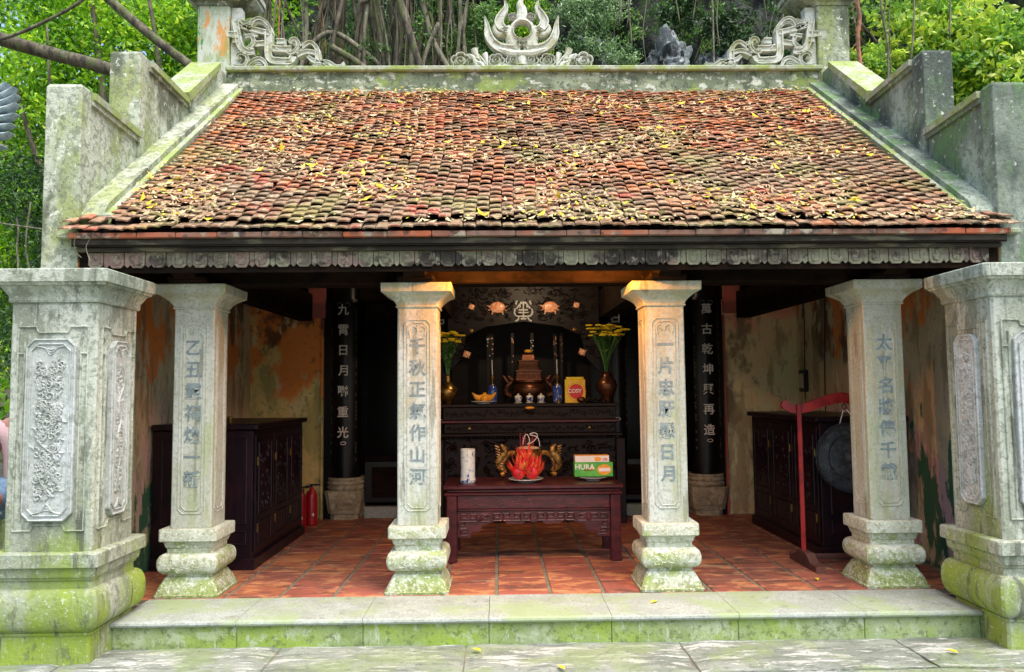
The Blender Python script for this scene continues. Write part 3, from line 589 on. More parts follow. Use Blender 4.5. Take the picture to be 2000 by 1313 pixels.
# --- ridge ornaments
def scroll(sg):
    FO = frame((0, 2.47, 0)); mb = MB()
    def cv(p): return (sg*(-.037+(440+p[0]/7.69-1020)*.005315), 4.748+(1000-p[1])/7.69*.00526)
    def S(pts, wd, h=.03, k=3):
        wd = [x_/7.69*.0053 for x_ in wd] if isinstance(wd, list) else wd/7.69*.0053
        mb.stroke(FO, [cv(p) for p in pts], wd, h, .07, k, groove=True)
    S([(150,250),(185,430),(215,600),(265,690),(340,735),(440,730)], 95); S([(150,250),(260,320),(380,370)], [20,60,80])
    S([(300,500),(400,490),(430,600),(350,680)], 60); S([(240,330),(380,370),(520,410),(660,440)], 80)
    S([(650,420),(650,600),(655,780),(700,860),(820,880),(980,880),(1030,800)], 105, .035)
    for p in ([(50,460),(180,460)], [(110,550),(200,550)], [(380,455),(490,455)], [(450,610),(590,600)], [(290,700),(430,720)], [(770,570),(890,570)], [(760,930),(880,940)], [(900,920),(1010,925)], [(700,640),(760,720)]): S(p, 88, .028, 0)
    S([(710,680),(840,690),(990,690)], 95); S([(980,600),(1000,545),(1060,540),(1100,620),(1070,700),(1000,750),(930,720)], 60)
    S([(1010,600),(1040,590),(1050,640)], 40)
    S([(1070,750),(1160,660),(1260,590),(1340,630),(1385,720),(1390,880)], [60,70,60,60,70,80]); S([(1080,790),(1230,730),(1370,760)], 70); S([(1100,660),(1150,600),(1140,680)], [10,40,50])
    S([(1240,800),(1320,870),(1430,890),(1560,900),(1650,960),(1740,960),(1780,890)], [40,70,60,55,55,50,14]); S([(1410,860),(1520,930),(1610,990),(1700,985)], [50,50,40,10])
    S([(1460,930),(1400,920),(1340,950),(1350,995),(1430,995),(1500,980)], 38)
    S([(250,830),(190,830),(200,770),(280,760),(340,820),(330,910),(240,965),(120,930)], [24,44,44,48,50,55,50,18]); S([(330,970),(400,890),(500,840),(590,880),(640,990)], [30,60,60,60,40]); S([(390,985),(480,920),(560,930)], [30,50,30])
    S([(240,210),(265,270),(330,270),(385,215)], [20,50,50,20]); S([(360,350),(420,250),(500,210),(590,250),(660,340),(690,440)], [50,55,50,50,50,40]); S([(400,350),(480,290),(570,300),(640,370)], 32)
    S([(340,360),(360,290),(410,250)], [50,40,14])
    S([(760,985),(880,985)], 40, .028, 0); S([(100,985),(640,985)], 26, .02, 0)
    mb.build('scroll_ornament', M_orn, rb)
scroll(-1); scroll(1)
FO = frame((0, 2.47, 0)); fm = MB()
def cvf(p): return (-.037+(p[0]-1003)/6.25*.005315+.0, 4.748+(850-p[1])/6.25*.00526)
def SF(pts, wd, h=.035, k=4, mirror=True, back=.07, gr=False):
    k_ = .0053/6.25; wd = [x_*k_ for x_ in wd] if isinstance(wd, list) else wd*k_
    fm.stroke(FO, [cvf(p) for p in pts], wd, h, back, k, groove=gr)
    if mirror: fm.stroke(FO, [cvf((2006-p[0], p[1])) for p in pts], wd, h, back, k, groove=gr)
SF([(545,165),(575,290),(590,410),(640,510),(730,580),(840,610),(980,620)], [4,55,95,105,110,130,150], gr=True)
SF([(795,-30),(810,70),(760,160),(725,250),(760,330),(850,370)], [6,60,90,115,100,60], gr=True)
SF([(700,260),(670,330),(700,395),(780,410),(850,400)], [20,60,70,70,40], .03)
SF([(780,330),(740,360),(790,385)], 34, .045)
SF([(1030,-90),(985,20),(1010,100),(1003,230)], [6,85,115,150], .035, 4, False)
ring = [(1010+math.cos(a)*132, 360+math.sin(a)*132) for a in np.linspace(0, 2*math.pi, 25)]
SF(ring, 56, .03, 1, False); SF([(1010+math.cos(a)*118, 360+math.sin(a)*118) for a in np.linspace(0, 2*math.pi, 25)], 22, .05, 1, False)
SF([(860,450),(880,520),(960,560)], [90,140,160]); SF([(840,300),(850,400),(860,480)], [40,90,120])
SF([(700,600),(850,650),(1003,660)], [30,100,90], .05)
def cloud(cx_, cy_, r_, ph, n=5):
    for mir in (0, 1):
        m_ = (lambda P: [(2006-x_, y_) for x_, y_ in P]) if mir else (lambda P: P)
        c = cvf(m_([(cx_, cy_)])[0]); k_ = .0053/6.25
        fm.ball((c[0], 2.47+.02, c[1]), (r_*.8*k_, .035, r_*.7*k_), 14, 6)
        P = []
        for i in range(n*6+1):
            a = ph+2*math.pi*i/(n*6); rr_ = r_*(.78+.22*abs(math.sin(n*(a-ph)/2))**.6); P.append((cx_+math.cos(a)*rr_, cy_+math.sin(a)*rr_*.88))
        SF(m_(P), r_*.20, .030, 1, False, .05)
        SF(m_(spiral(cx_, cy_, r_*.58, 1.5, ph, 1, 16)), [r_*.17, r_*.15, r_*.2], .048, 1, False, 0)
for q in ((890,185,52,.5), (960,530,50,1.2), (250,750,118,.3), (690,745,96,2), (900,738,98,1), (380,775,70,2.4), (790,390,46,.2)): cloud(*q)
SF([(330,660),(400,700),(440,780),(450,840)], [10,60,70,60], .03); SF([(420,760),(500,790),(530,840)], [30,70,60]); SF([(590,830),(520,730),(450,650)], 26, .02)
SF([(500,760),(440,660),(420,590)], [20,60,90], .03); SF([(580,820),(560,700),(545,650)], [20,60,75], .03); SF([(470,730),(440,710)], [40,60], .03)
SF([(120,838),(1003,838)], 44, .03, 0); SF([(600,820),(1003,810)], [60,90], .02, 0); SF([(1003,650),(1003,800)], [130,110], .04, 2, False)
fm.build('flame_sun_ornament', M_orn, rb)

# --- beams, ceiling, inner walls
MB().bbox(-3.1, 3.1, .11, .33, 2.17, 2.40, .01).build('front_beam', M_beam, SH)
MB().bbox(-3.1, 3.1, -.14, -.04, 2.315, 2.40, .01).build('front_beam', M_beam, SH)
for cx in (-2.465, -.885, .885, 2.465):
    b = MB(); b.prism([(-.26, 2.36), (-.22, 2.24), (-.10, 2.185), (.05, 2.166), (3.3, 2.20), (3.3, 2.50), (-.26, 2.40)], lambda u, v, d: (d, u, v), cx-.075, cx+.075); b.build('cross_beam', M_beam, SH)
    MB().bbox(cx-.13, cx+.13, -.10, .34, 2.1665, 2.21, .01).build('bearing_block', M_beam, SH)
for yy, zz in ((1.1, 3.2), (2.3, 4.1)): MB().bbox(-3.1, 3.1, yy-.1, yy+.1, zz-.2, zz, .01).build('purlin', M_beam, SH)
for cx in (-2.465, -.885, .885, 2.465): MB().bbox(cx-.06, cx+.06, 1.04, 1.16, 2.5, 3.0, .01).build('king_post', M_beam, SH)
# back walls of the side bays
bwL = MB().box(-3.1, -2.27, 3.37, 3.52, -.01, 2.42).build('back_wall', M_wallL, SH, label='ochre back wall of the left bay, peeling')
bwR = MB().box(2.24, 3.1, 3.37, 3.52, -.01, 2.42).build('back_wall', M_wallR, SH, label='faded pink back wall of the right bay')
MB().box(-3.1, 3.1, 3.38, 3.5, 2.421, 4.1).build('upper_wall', M_beam, SH)
MB().bbox(-2.44, -2.25, 3.30, 3.369, 2.24, 2.60, .005).build('wall_corbel', M_redpaint, bwL); MB().bbox(2.25, 2.44, 3.30, 3.369, 2.26, 2.6, .005).build('wall_corbel', M_redpaint, bwR)
MB().bbox(2.245, 3.1, 3.355, 3.369, 2.245, 2.262, .003).build('wall_moulding', M_wallR, bwR)
MB().prism([(2.46, 2.42), (3.05, 2.42), (2.98, 2.30)], lambda u, v, d: (u, d, v), 3.30, 3.368).build('wall_bracket', M_wallR, bwR)
MB().box(-2.292, -2.27, 3.33, 3.369, 0, 2.24).build('wall_trim', M_wallL, bwL); MB().box(2.24, 2.262, 3.33, 3.369, 0, 2.24).build('wall_trim', M_redpaint, bwR)
# sanctum shell
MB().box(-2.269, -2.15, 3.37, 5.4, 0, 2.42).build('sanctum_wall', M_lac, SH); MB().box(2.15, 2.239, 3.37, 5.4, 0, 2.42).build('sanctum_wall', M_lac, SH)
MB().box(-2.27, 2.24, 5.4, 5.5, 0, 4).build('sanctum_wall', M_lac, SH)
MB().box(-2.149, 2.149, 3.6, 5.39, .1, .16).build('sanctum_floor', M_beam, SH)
for sg in (-1, 1):
    a, b = sorted((sg*1.82, sg*1.02))
    lw = MB().bbox(a, b, 3.42, 3.46, .165, .62, .004).build('low_panel', M_lac, SH)
    MB().bbox(a, b, 3.39, 3.47, .622, .68, .006).build('panel_rail', M_beam, lw)
    MB().bbox(a+.08, b-.08, 3.412, 3.419, .22, .56, .002).build('panel_field', M_beam, lw)
    MB().bbox(a, b, 3.385, 3.50, -.01, .12, .006).build('threshold_stone', M_slab, lw)
    MB().bbox(a, b, 3.41, 3.47, 2.20, 2.42, .01).build('lintel', M_beam, SH)
# wooden columns on carved stone bases, and the lacquered couplet boards hung on them
def wood_column(cx, cy, r, label=None, base=True):
    c = MB().lathe(cx, cy, [(.46, r), (2.6, r*.97)], 20).build('wooden_column', M_lac, SH, label=label, smooth=28)
    if base:
        b = MB()
        b.sq(cx, cy, [(0,.15),(.06,.15),(.065,.17),(.12,.18),(.30,.205),(.315,.2)], .05)
        b.lathe(cx, cy, [(.316,.19),(.34,.205),(.36,.205),(.372,.19),(.378,.19),(.39,.205),(.405,.205),(.42,.19),(.425,.19),(.435,.2),(.455,.197)], 24)
        b.build('column_base', M_stonein, c, smooth=28)
        MB().box(cx-.2, cx+.2, cy+.06, cy+.16, 0, .46).build('base_block', M_stonein, c)
        rl = MB(); fr = frame((cx, cy-.192, .2)); P = chamf(-.12, .12, -.08, .08, .015)
        for p, q in zip(P, P[1:]+P[:1]): rl.stroke(fr, [p, q], .008, .006, 0, 0)
        rr = random.Random(int(cx*10))
        for k in range(14):
            u, v = rr.uniform(-.09, .09), rr.uniform(-.06, .06); rl.stroke(fr, spiral(u, v, .022, 1, rr.random()*6, 1, 8), .006, .006, 0, 1)
        rl.build('base_relief', M_stonein, c, kind='stuff')
    return c
YC = 3.43
wood_column(-2.03, YC, .17, 'round black wooden column at the left rear'); wood_column(2.03, YC, .17, 'round black wooden column at the right rear')
wood_column(-.96, 3.35, .13, 'inner wooden column left of the altar', False); wood_column(1.0, 3.35, .13, 'inner wooden column right of the altar', False)
def board(cx, cy, r, chars, z0, z1, label, zt, zb, size, hidden_side=True):
    e = empty('couplet_board', (cx, cy-r, z0), label, 'plaque', 'lacquered couplet boards on the wooden columns')
    mb = MB(); n = 10; V = []; F = []
    for z in (z0, z1):
        for rr_ in (r+.012, r+.03):
            for i in range(n+1):
                a = R(-90-48+96*i/n); V.append((cx+rr_*math.cos(a), cy+rr_*math.sin(a), z))
    k = n+1
    for i in range(n): F += [(k+i, k+i+1, 3*k+i+1, 3*k+i), (i+1, i, 2*k+i, 2*k+i+1), (i, i+1, k+i+1, k+i), (2*k+i+1, 2*k+i, 3*k+i, 3*k+i+1)]
    F += [(0, k, 3*k, 2*k), (n, 2*k+n, 3*k+n, k+n)]
    mb.add(V, F); mb.build('board', M_lac, e, smooth=28)
    ed = MB(); rr = random.Random(5)
    for sg in (-1, 1):
        a = R(-90+sg*42); X, Y = cx+(r+.031)*math.cos(a), cy+(r+.031)*math.sin(a)
        fr = (Vector((X, Y, 0)), Vector((math.cos(a+math.pi/2), math.sin(a+math.pi/2), 0)), Vector((0, 0, 1)), Vector((math.cos(a), math.sin(a), 0)))
        z = z1-.06
        while z > z0+.05:
            if rr.random() < .6: ed.stroke(fr, [(-.01, z), (.008, z-.015), (-.006, z-.03)], .004, .002, 0, 2)
            z -= .045
        # scroll corners
    for sg in (-1, 1): ed.stroke(frame((cx, cy-r-.03, 0)), [(sg*.02, z1-.05), (sg*.06, z1-.045), (sg*.075, z1-.075)], .005, .003, 0, 3)
    ed.build('inlay_border', M_paint, e, kind='stuff')
    n = len(chars)
    for i, ch in enumerate(chars): text(ch, (cx, cy-r-.0315, zt-(zt-zb)*i/max(1, n-1)), size, M_pearl, e, ext=.0015, bold=.0018)
    lp = MB(); P = [(math.cos(a)*.03, math.sin(a)*.016) for a in np.linspace(0, 2*math.pi, 13)]
    lp.stroke(frame((cx+.005, cy-r-.031, zb-.12)), P, .008, .003, 0, 1); lp.build('loop_mark', M_pearl, e)
board(-2.03, YC, .17, '九霄日月聯重光', .56, 2.44, 'black couplet board with seven pearl characters on the left rear column', 2.32, .96, .128)
board(2.03, YC, .17, '萬古乾坤興再造', .56, 2.44, 'black couplet board with seven pearl characters on the right rear column', 2.30, .95, .128)
board(-.96, 3.35, .13, '月', .9, 2.36, 'narrow couplet board beside the altar, half hidden by the second stone column', 2.2, 1.2, .13)
board(1.0, 3.35, .13, '日', .9, 2.36, 'narrow couplet board beside the altar, partly behind the right flowers', 2.2, 1.2, .13)

# --- carved canopy over the altar with pearl inlays
e = empty('altar_canopy', (-.03, 3.1, 1.3), 'dark carved altar canopy with pink and pearl inlaid emblems', 'canopy')
FC = frame((0, 3.08, 0))
MB().prism([(-.86, 2.54), (-.86, 1.6), (-.72, 1.75), (-.66, 2.0), (-.45, 2.10), (-.03, 2.16), (.39, 2.10), (.60, 2.0), (.66, 1.75), (.80, 1.6), (.80, 2.54)], lambda u, v, d: (u, d, v), 3.08, 3.13).build('carved_panel', M_brn, e)
cv_ = MB(); rr = random.Random(21)
for k in range(300):
    u = rr.uniform(-.84, .78); v = rr.uniform(2.17, 2.52) if abs(u+.03) < .6 else rr.uniform(1.75, 2.5)
    if rr.random() < .5: cv_.stroke(FC, spiral(u, v, rr.uniform(.015, .035), 1.3, rr.random()*6, rr.choice((-1, 1)), 9), .007, .012, 0, 1)
    else:
        a = rr.random()*6.3; l = rr.uniform(.04, .08); cv_.stroke(FC, [(u, v), (u+l*math.cos(a), v+l*math.sin(a)*.6), (u+l*1.4*math.cos(a+.6), v+l*.8*math.sin(a+.6))], [.004, .016, .003], .012, 0, 3)
cv_.build('carved_relief', M_brn, e, kind='stuff')
MB().bbox(-.9, .84, 3.04, 3.12, 2.545, 2.60, .006).build('canopy_rail', M_red, e)
MB().box(-.86, .80, 3.9, 3.95, 1.2, 2.6).build('back_panel', M_brn, e)
sh = MB()      # long-life emblem
for sg in (-1, 1):
    for P in ([(0, 2.37), (sg*.03, 2.355)], [(sg*.018, 2.375), (sg*.05, 2.33), (sg*.078, 2.30)], [(sg*.07, 2.385), (sg*.085, 2.345)], [(0, 2.285), (sg*.05, 2.285)], [(sg*.09, 2.30), (sg*.10, 2.26), (sg*.085, 2.225), (sg*.06, 2.215), (0, 2.215)], [(0, 2.255), (sg*.055, 2.255)], [(sg*.05, 2.205), (sg*.062, 2.175), (sg*.09, 2.16)], [(0, 2.185), (sg*.03, 2.185)], [(sg*.035, 2.31), (sg*.04, 2.335)]):
        sh.stroke(FC, [(p[0]-.03, p[1]) for p in P], .021, .014, 0, 2 if len(P) > 2 else 0)
sh.stroke(FC, [(-.03, 2.38), (-.03, 2.18)], .02, .015, 0, 0)
sh.build('longevity_emblem', M_pearl, e)
for cx in (-.315, .265):
    tb = MB(); tb.ball((cx, 3.075, 2.315), (.085, .018, .062), 16, 8)
    for k in range(7): tb.stroke(FC, [(cx-.06+k*.02, 2.285), (cx-.065+k*.021, 2.32), (cx-.05+k*.017, 2.36)], .008, .024, 0, 3)
    for sg in (-1, 1):
        tb.stroke(FC, [(cx+sg*.05, 2.275), (cx+sg*.062, 2.235)], [.025, .012], .015, 0, 0); tb.stroke(FC, [(cx+sg*.08, 2.32), (cx+sg*.115, 2.335)], [.03, .006], .012, 0, 0); tb.stroke(FC, [(cx+sg*.08, 2.29), (cx+sg*.108, 2.275)], [.02, .006], .012, 0, 0)
    tb.build('turtle_inlay', M_pink, e)
for cx, cz, w_, m_ in ((-.60, 2.325, .035, M_pink), (.555, 2.335, .035, M_pink), (-.60, 2.06, .022, M_gold), (.53, 2.065, .022, M_gold), (-.655, 1.80, .04, M_pink), (.61, 1.815, .04, M_pink)):
    q = MB(); q.ball((cx, 3.075, cz), (w_, .012, w_*.9), 10, 6)
    for k in range(4): a = k*1.6+.4; q.stroke(FC, [(cx, cz), (cx+math.cos(a)*w_*1.3, cz+math.sin(a)*w_*1.2)], [w_*.6, w_*.25], .012, 0, 0)
    q.build('blossom_inlay', m_, e)
for cx in (-.42, -.38, -.15, .07, .33, .40):
    q = MB(); q.bbox(cx-.02, cx+.02, 3.30, 3.33, 1.3, 2.05, .003); q.build('inlaid_post', M_brn, e)
    rr2 = random.Random(int(cx*1000)); g = MB()
    for k in range(7): g.ball((cx+rr2.uniform(-.015, .015), 3.298, 2.0-abs(rr2.gauss(0, .12))), (.006, .004, .009), 6, 4)
    g.build('inlay', rr2.choice((M_pink, M_pearl, M_gold)), e, kind='stuff')

# ------------------------------------------------------------------ altar
YA_, ZA = 2.85, 1.262
alt = empty('altar', (0.03, YA_+.35, 0), 'tall dark carved altar at the back of the shrine', 'altar')
MB().bbox(-.93, .97, YA_, YA_+.85, ZA-.035, ZA, .006).build('altar_top', M_brn, alt)
MB().bbox(-.90, .94, YA_+.03, YA_+.10, ZA-.17, ZA-.037, .005).build('frieze', M_brn, alt)
MB().bbox(-.92, .96, YA_+.005, YA_+.1, ZA-.205, ZA-.172, .008).build('rail', M_red, alt)
MB().bbox(-.89, .93, YA_+.04, YA_+.1, ZA-.31, ZA-.207, .005).build('frieze', M_brn, alt)
MB().bbox(-.95, 1.0, YA_-.03, YA_+.1, ZA-.345, ZA-.312, .008).build('rail', M_brn, alt)
bd = MB()
for k in range(44): bd.ball((-.9+k*.042, YA_-.0, ZA-.335-.02), (.018, .014, .012), 8, 5)
bd.build('beaded_moulding', M_brn, alt, kind='stuff')
MB().box(-.93, .97, YA_+.05, YA_+.1, .06, ZA-.37).build('front_panel', M_brn, alt)
rl = MB(); FA = frame((0, YA_+.05, 0)); rr = random.Random(4)
for k in range(320):
    u, v = rr.uniform(-.9, .93), rr.uniform(.12, .86)
    if rr.random() < .5: rl.stroke(FA, spiral(u, v, rr.uniform(.02, .045), 1.3, rr.random()*6, rr.choice((-1, 1)), 9), .009, .02, 0, 1)
    else:
        a = rr.random()*6.3; l = rr.uniform(.05, .1); rl.stroke(FA, [(u, v), (u+l*math.cos(a), v+l*math.sin(a)*.6), (u+l*1.4*math.cos(a+.6), v+l*.8*math.sin(a+.6))], [.006, .022, .004], .02, 0, 3)
rl.build('front_relief', M_brn, alt, kind='stuff')
for cx in (-.94, .98): MB().bbox(cx-.05, cx+.05, YA_+.0, YA_+.12, 0, ZA-.37, .008).build('leg', M_brn, alt)
fr_ = MB(); FQ = frame((0, YA_+.03, 0)); FQ2 = frame((0, YA_+.04, 0)); rr = random.Random(44)
for k in range(46):
    u = -.86+k*.039; fr_.stroke(FQ, spiral(u, ZA-.10+rr.uniform(-.02, .02), rr.uniform(.02, .035), 1.2, rr.random()*6, rr.choice((-1, 1)), 9), .007, .009, 0, 1); fr_.stroke(FQ2, spiral(u, ZA-.26+rr.uniform(-.015, .015), rr.uniform(.015, .03), 1.2, rr.random()*6, rr.choice((-1, 1)), 9), .007, .009, 0, 1)
fr_.build('frieze_relief', M_brn, alt, kind='stuff')
fl2 = MB()
for k in range(6): a = k*math.pi/5; fl2.stroke(frame((0, YA_+.028, 0)), [(0.0, ZA-.10), (math.cos(a)*.07, ZA-.10+math.sin(a)*.05)], [.01, .02], .012, 0, 0)
fl2.ball((0, YA_+.02, ZA-.09), (.02, .015, .015)); fl2.build('carved_rosette', M_brn, alt)
for cx in (-.62, .655): MB().bbox(cx-.014, cx+.014, YA_-.0+.03, YA_+.04, ZA-.27, ZA-.245, .003).build('brass_catch', M_brass, alt)
MB().ball((.02, YA_-.01, ZA-.045), (.05, .012, .014)).build('orange_boss', M_orp, alt)

def vase_flowers(x, y, z, prof, m, label, flabel, sc_=1.0, nst=26, seed=1, lean=0):
    MB().lathe(x, y, [(z+a, r) for a, r in prof], 24).build('vase', m, label=label, cat='vase', group=None, smooth=40)
    top = z+prof[-1][0]
    e = empty('flower_bunch', (x, y, top), flabel, 'flowers', 'bunches of yellow flowers on the altar')
    rr = random.Random(seed); st = MB(); lf = []; fl_ = MB()
    for k in range(nst):
        a = rr.random()*6.3; sp = rr.uniform(.02, .21)*sc_; hh = rr.uniform(.36, .47)*sc_
        X, Y = x+math.cos(a)*sp+lean*hh, y+math.sin(a)*sp*.5; Z = top+hh-.12*abs(sp)
        st.tube(cat3([(x+math.cos(a)*.01, y+math.sin(a)*.01, top-.04), (x+math.cos(a)*sp*.3, y+math.sin(a)*sp*.2, top+hh*.45), (X, Y, Z)], 3), .0025, 4)
        for q in range(9):
            t = rr.uniform(.2, .93); lf.append((x+(X-x)*t*t+rr.uniform(-.02, .02), y+(Y-y)*t*t+rr.uniform(-.02, .02), top+(Z-top)*t))
        if k % 4 or rr.random() < .5:
            for q in range(9):
                b = q*.7; fl_.ball((X+math.cos(b)*.024, Y+math.sin(b)*.020, Z+.004), (.017, .017, .009), 6, 4)
            fl_.ball((X, Y, Z+.008), (.01, .01, .008), 6, 4)
    st.build('stem', M_stem, e, kind='stuff'); leafmesh('leaf', lf, [rr.uniform(.03, .05) for _ in lf], M_leafM, e, rnd=[rr.uniform(.1, .6) for _ in lf], kind='stuff'); fl_.build('blossom', M_flow, e, kind='stuff')
vase_flowers(-.855, YA_+.14, ZA+.001, [(0,.035),(.03,.045),(.06,.075),(.12,.105),(.17,.10),(.215,.06),(.24,.035),(.30,.03),(.315,.042)], M_brass, 'round brass vase on the left end of the altar', 'yellow flowers in the brass vase at the left of the altar', 1.0, 40, 5)
vase_flowers(.86, YA_+.16, ZA+.001, [(0,.05),(.03,.055),(.07,.06),(.13,.105),(.19,.12),(.24,.10),(.28,.055),(.31,.05),(.335,.065)], M_bronze, 'dark brown bulging vase on the right end of the altar', 'taller yellow flowers in the dark vase at the right of the altar', 1.12, 52, 9, .02)
# plate with orange fruit
def plate(x, y, z, r, label, m=M_porc, group=None):
    return MB().lathe(x, y, [(z, r*.55), (z+.008, r*.6), (z+.012, r*.8), (z+.026, r), (z+.029, r*.99), (z+.019, r*.8), (z+.016, r*.2)], 28).build('plate', m, label=label, cat='plate', group=group, smooth=40)
plate(-.47, YA_+.10, ZA+.001, .145, 'white rimmed plate of orange fruit pieces on the altar')
def papaya(x, y, z, sx, rot, label):
    mb = MB(); V = []; F = []; n = 10; m = 6
    for k in range(m+1):
        t = k/m; th = (t-.5)*2
        for i in range(n):
            a = math.pi*2*i/n; r = .045*math.sqrt(max(0.02, 1-th*th*.85))
            V.append((th*sx, math.cos(a)*r*.8, r*math.sin(a)*.75+.045+.05*th*th))
    F += [(l*n+i, l*n+(i+1) % n, (l+1)*n+(i+1) % n, (l+1)*n+i) for l in range(m) for i in range(n)]; F += [tuple(reversed(range(n))), tuple(range(m*n, m*n+n))]
    c, s = math.cos(rot), math.sin(rot)
    V = [(x+p[0]*c-p[1]*s, y+p[0]*s+p[1]*c, z+p[2]) for p in V]; mb.add(V, F); mb.build('fruit_piece', M_or, label=label, cat='fruit', group='orange fruit on the altar plate', smooth=True)
papaya(-.52, YA_+.10, ZA+.018, .075, .25, 'left curved piece of orange fruit on the altar plate'); papaya(-.405, YA_+.10, ZA+.018, .07, -.35, 'right curved piece of orange fruit on the altar plate')
MB().ball((-.46, YA_+.07, ZA+.055), (.042, .04, .04), 14, 9).build('fruit_piece', M_or, label='round orange fruit between the two curved pieces', cat='fruit', smooth=True)
# cups
cup0 = None
for k, (cx, lb) in enumerate(((-.10, 'left of three small lidded blue and white cups on the altar'), (.022, 'middle of three small lidded blue and white cups on the altar'), (.145, 'right of three small lidded blue and white cups on the altar'))):
    if cup0 is None:
        cup0 = empty('lidded_cup', (cx, YA_+.075, ZA+.001), lb, 'cup', 'three lidded cups in a row')
        z = ZA+.001; y = YA_+.075
        MB().lathe(cx, y, [(z,.03),(z+.005,.045),(z+.011,.047),(z+.013,.03)], 20).build('saucer', M_porc, cup0, smooth=40)
        MB().lathe(cx, y, [(z+.0135,.022),(z+.03,.034),(z+.055,.041),(z+.067,.040)], 20).build('bowl', M_cobw, cup0, smooth=40)
        MB().lathe(cx, y, [(z+.068,.041),(z+.078,.036),(z+.09,.018),(z+.093,.008),(z+.1,.012),(z+.106,.008)], 20).build('lid', M_porc, cup0, smooth=40)
    else:
        c = copy_tree(cup0); c.location.x = cx; c['label'] = lb
# jars with candle lamps
def jar(x, lb, cb):
    z = ZA+.001; y = YA_+.13
    MB().lathe(x, y, [(z,.045),(z+.02,.05),(z+.12,.055),(z+.17,.05),(z+.19,.035),(z+.20,.04)], 22).build('jar', M_cob if x < 0 else M_cobw2, label=lb, cat='jar', group='blue jars carrying candle stands', smooth=40)
    e = empty('candle_holder', (x, y, z+.20), cb, 'candle holder', 'thin candle stands in the blue jars')
    MB().lathe(x, y, [(z+.201,.034),(z+.208,.03),(z+.212,.006),(z+.245,.006),(z+.255,.016),(z+.285,.022),(z+.30,.012),(z+.31,.005)], 14).build('stand', M_brass, e, smooth=40)
    MB().tube([(x, y, z+.31), (x-.003, y, z+.47)], .0045, 6).build('candle', M_wax, e)
M_cobw2 = mat('dark_blue_white_glaze', (0.03, 0.07, 0.30), [((0.65, 0.68, 0.7), (30, 30, 26), .6, .02, .9)], .15, coat=.5)
jar(-.375, 'squat cobalt blue jar behind the plate of fruit', 'brass candle stand with white taper rising from the left blue jar'); jar(.325, 'tall blue and white jar beside the yellow biscuit box', 'brass candle stand with white taper rising from the right blue jar')
MB().lathe(.33, YA_+.03, [(ZA+.001,.018),(ZA+.03,.018),(ZA+.034,.014)], 12).build('small_bottle', M_brass, label='tiny gold bottle in front of the tall blue jar', cat='bottle')
# large burner with stepped lid
e = empty('incense_burner', (.03, YA_+.30, ZA), 'large dark bronze incense burner with pagoda lid in the middle of the altar', 'incense burner')
z = ZA+.001; y = YA_+.32
MB().lathe(.03, y, [(z,.08),(z+.04,.10),(z+.09,.17),(z+.15,.19),(z+.19,.18),(z+.215,.15),(z+.23,.165),(z+.25,.165)], 28).build('bowl', M_bronze, e, smooth=40)
MB().sq(.02, y+.05, [(z+.251,.15),(z+.34,.14),(z+.345,.15),(z+.36,.15),(z+.365,.12),(z+.45,.11),(z+.455,.12),(z+.47,.12),(z+.475,.08),(z+.53,.07),(z+.54,.05),(z+.56,.03)], .01).build('pagoda_lid', M_bronze, e)
fl_ = MB(); FB = frame((.02, y-.10, 0)); rr = random.Random(8)
for zz, hw in ((z+.29, .13), (z+.41, .10)):
    for k in range(9): u = -hw+k*hw/4; fl_.stroke(FB, [(u, zz-.03), (u, zz+.02), (u+.015, zz+.02), (u+.015, zz-.01)], .005, .006, 0, 0)
fl_.build('lid_fretwork', M_bronze, e)
MB().ball((.02, y-.06, z+.255), (.10, .03, .03), 14, 6).build('orange_offering', M_orp, e); MB().ball((.02, y-.02, z+.57), (.045, .03, .02), 12, 6).build('lid_boss', M_orp, e)
for sg in (-1, 1):
    h_ = MB(); c0 = .03+sg*.20
    h_.tube(cat3([(c0, y, z+.08), (c0+sg*.06, y-.01, z+.12), (c0+sg*.03, y-.02, z+.20), (c0-sg*.015, y-.03, z+.25), (c0+sg*.04, y-.04, z+.30)], 4), [.03]*9+[.026]*4+[.03, .024, .022, .012], 8)
    for k in range(6): h_.tube([(c0+sg*(.02+.01*k), y-.04, z+.22+.014*k), (c0+sg*(.055+.008*k), y-.045, z+.235+.014*k)], [.008, .002], 5)
    h_.build('dragon_handle', M_bronze, e, smooth=40)
# yellow biscuit box
e = empty('biscuit_box', (.515, YA_+.1, ZA), 'yellow biscuit box with a red disc and white lettering at the right of the altar', 'box')
bx = MB().bbox(.405, .625, YA_+.10, YA_+.16, ZA+.001, ZA+.255, .003).build('carton', M_yel, e)
MB().bbox(.42, .61, YA_+.12, YA_+.15, ZA+.256, ZA+.28, .004).build('carton_top', M_yel, e)
d_ = MB(); P = [(math.cos(a)*.078, math.sin(a)*.08) for a in np.linspace(0, 2*math.pi, 33)[:-1]]
d_.prism(P, lambda u, v, d: (.525+u, d, ZA+.125+v), YA_+.0975, YA_+.0995); d_.build('red_disc', M_redp, e)
rg = MB(); 
for k in range(22):
    a = k*.285; rg.ball((.525+math.cos(a)*.095, YA_+.099, ZA+.125+math.sin(a)*.098), (.013, .002, .009), 7, 4)
rg.build('printed_ring', M_orp, e)
text('COSY', (.512, YA_+.096, ZA+.13), .056, M_wht, e, 'lettering', .001, .0012)
MB().ball((.575, YA_+.05, ZA+.035), (.05, .04, .032), 14, 8).build('teapot', M_bronze, label='small brown pot in front of the yellow biscuit box', cat='pot', smooth=True)
rr = random.Random(31); rk = MB()
for k in range(9): rk.ball((.70+rr.uniform(-.06, .12), YA_+.07+rr.uniform(-.02, .03), ZA+rr.uniform(.015, .05)), (rr.uniform(.02, .04), .03, rr.uniform(.015, .03)), 8, 5)
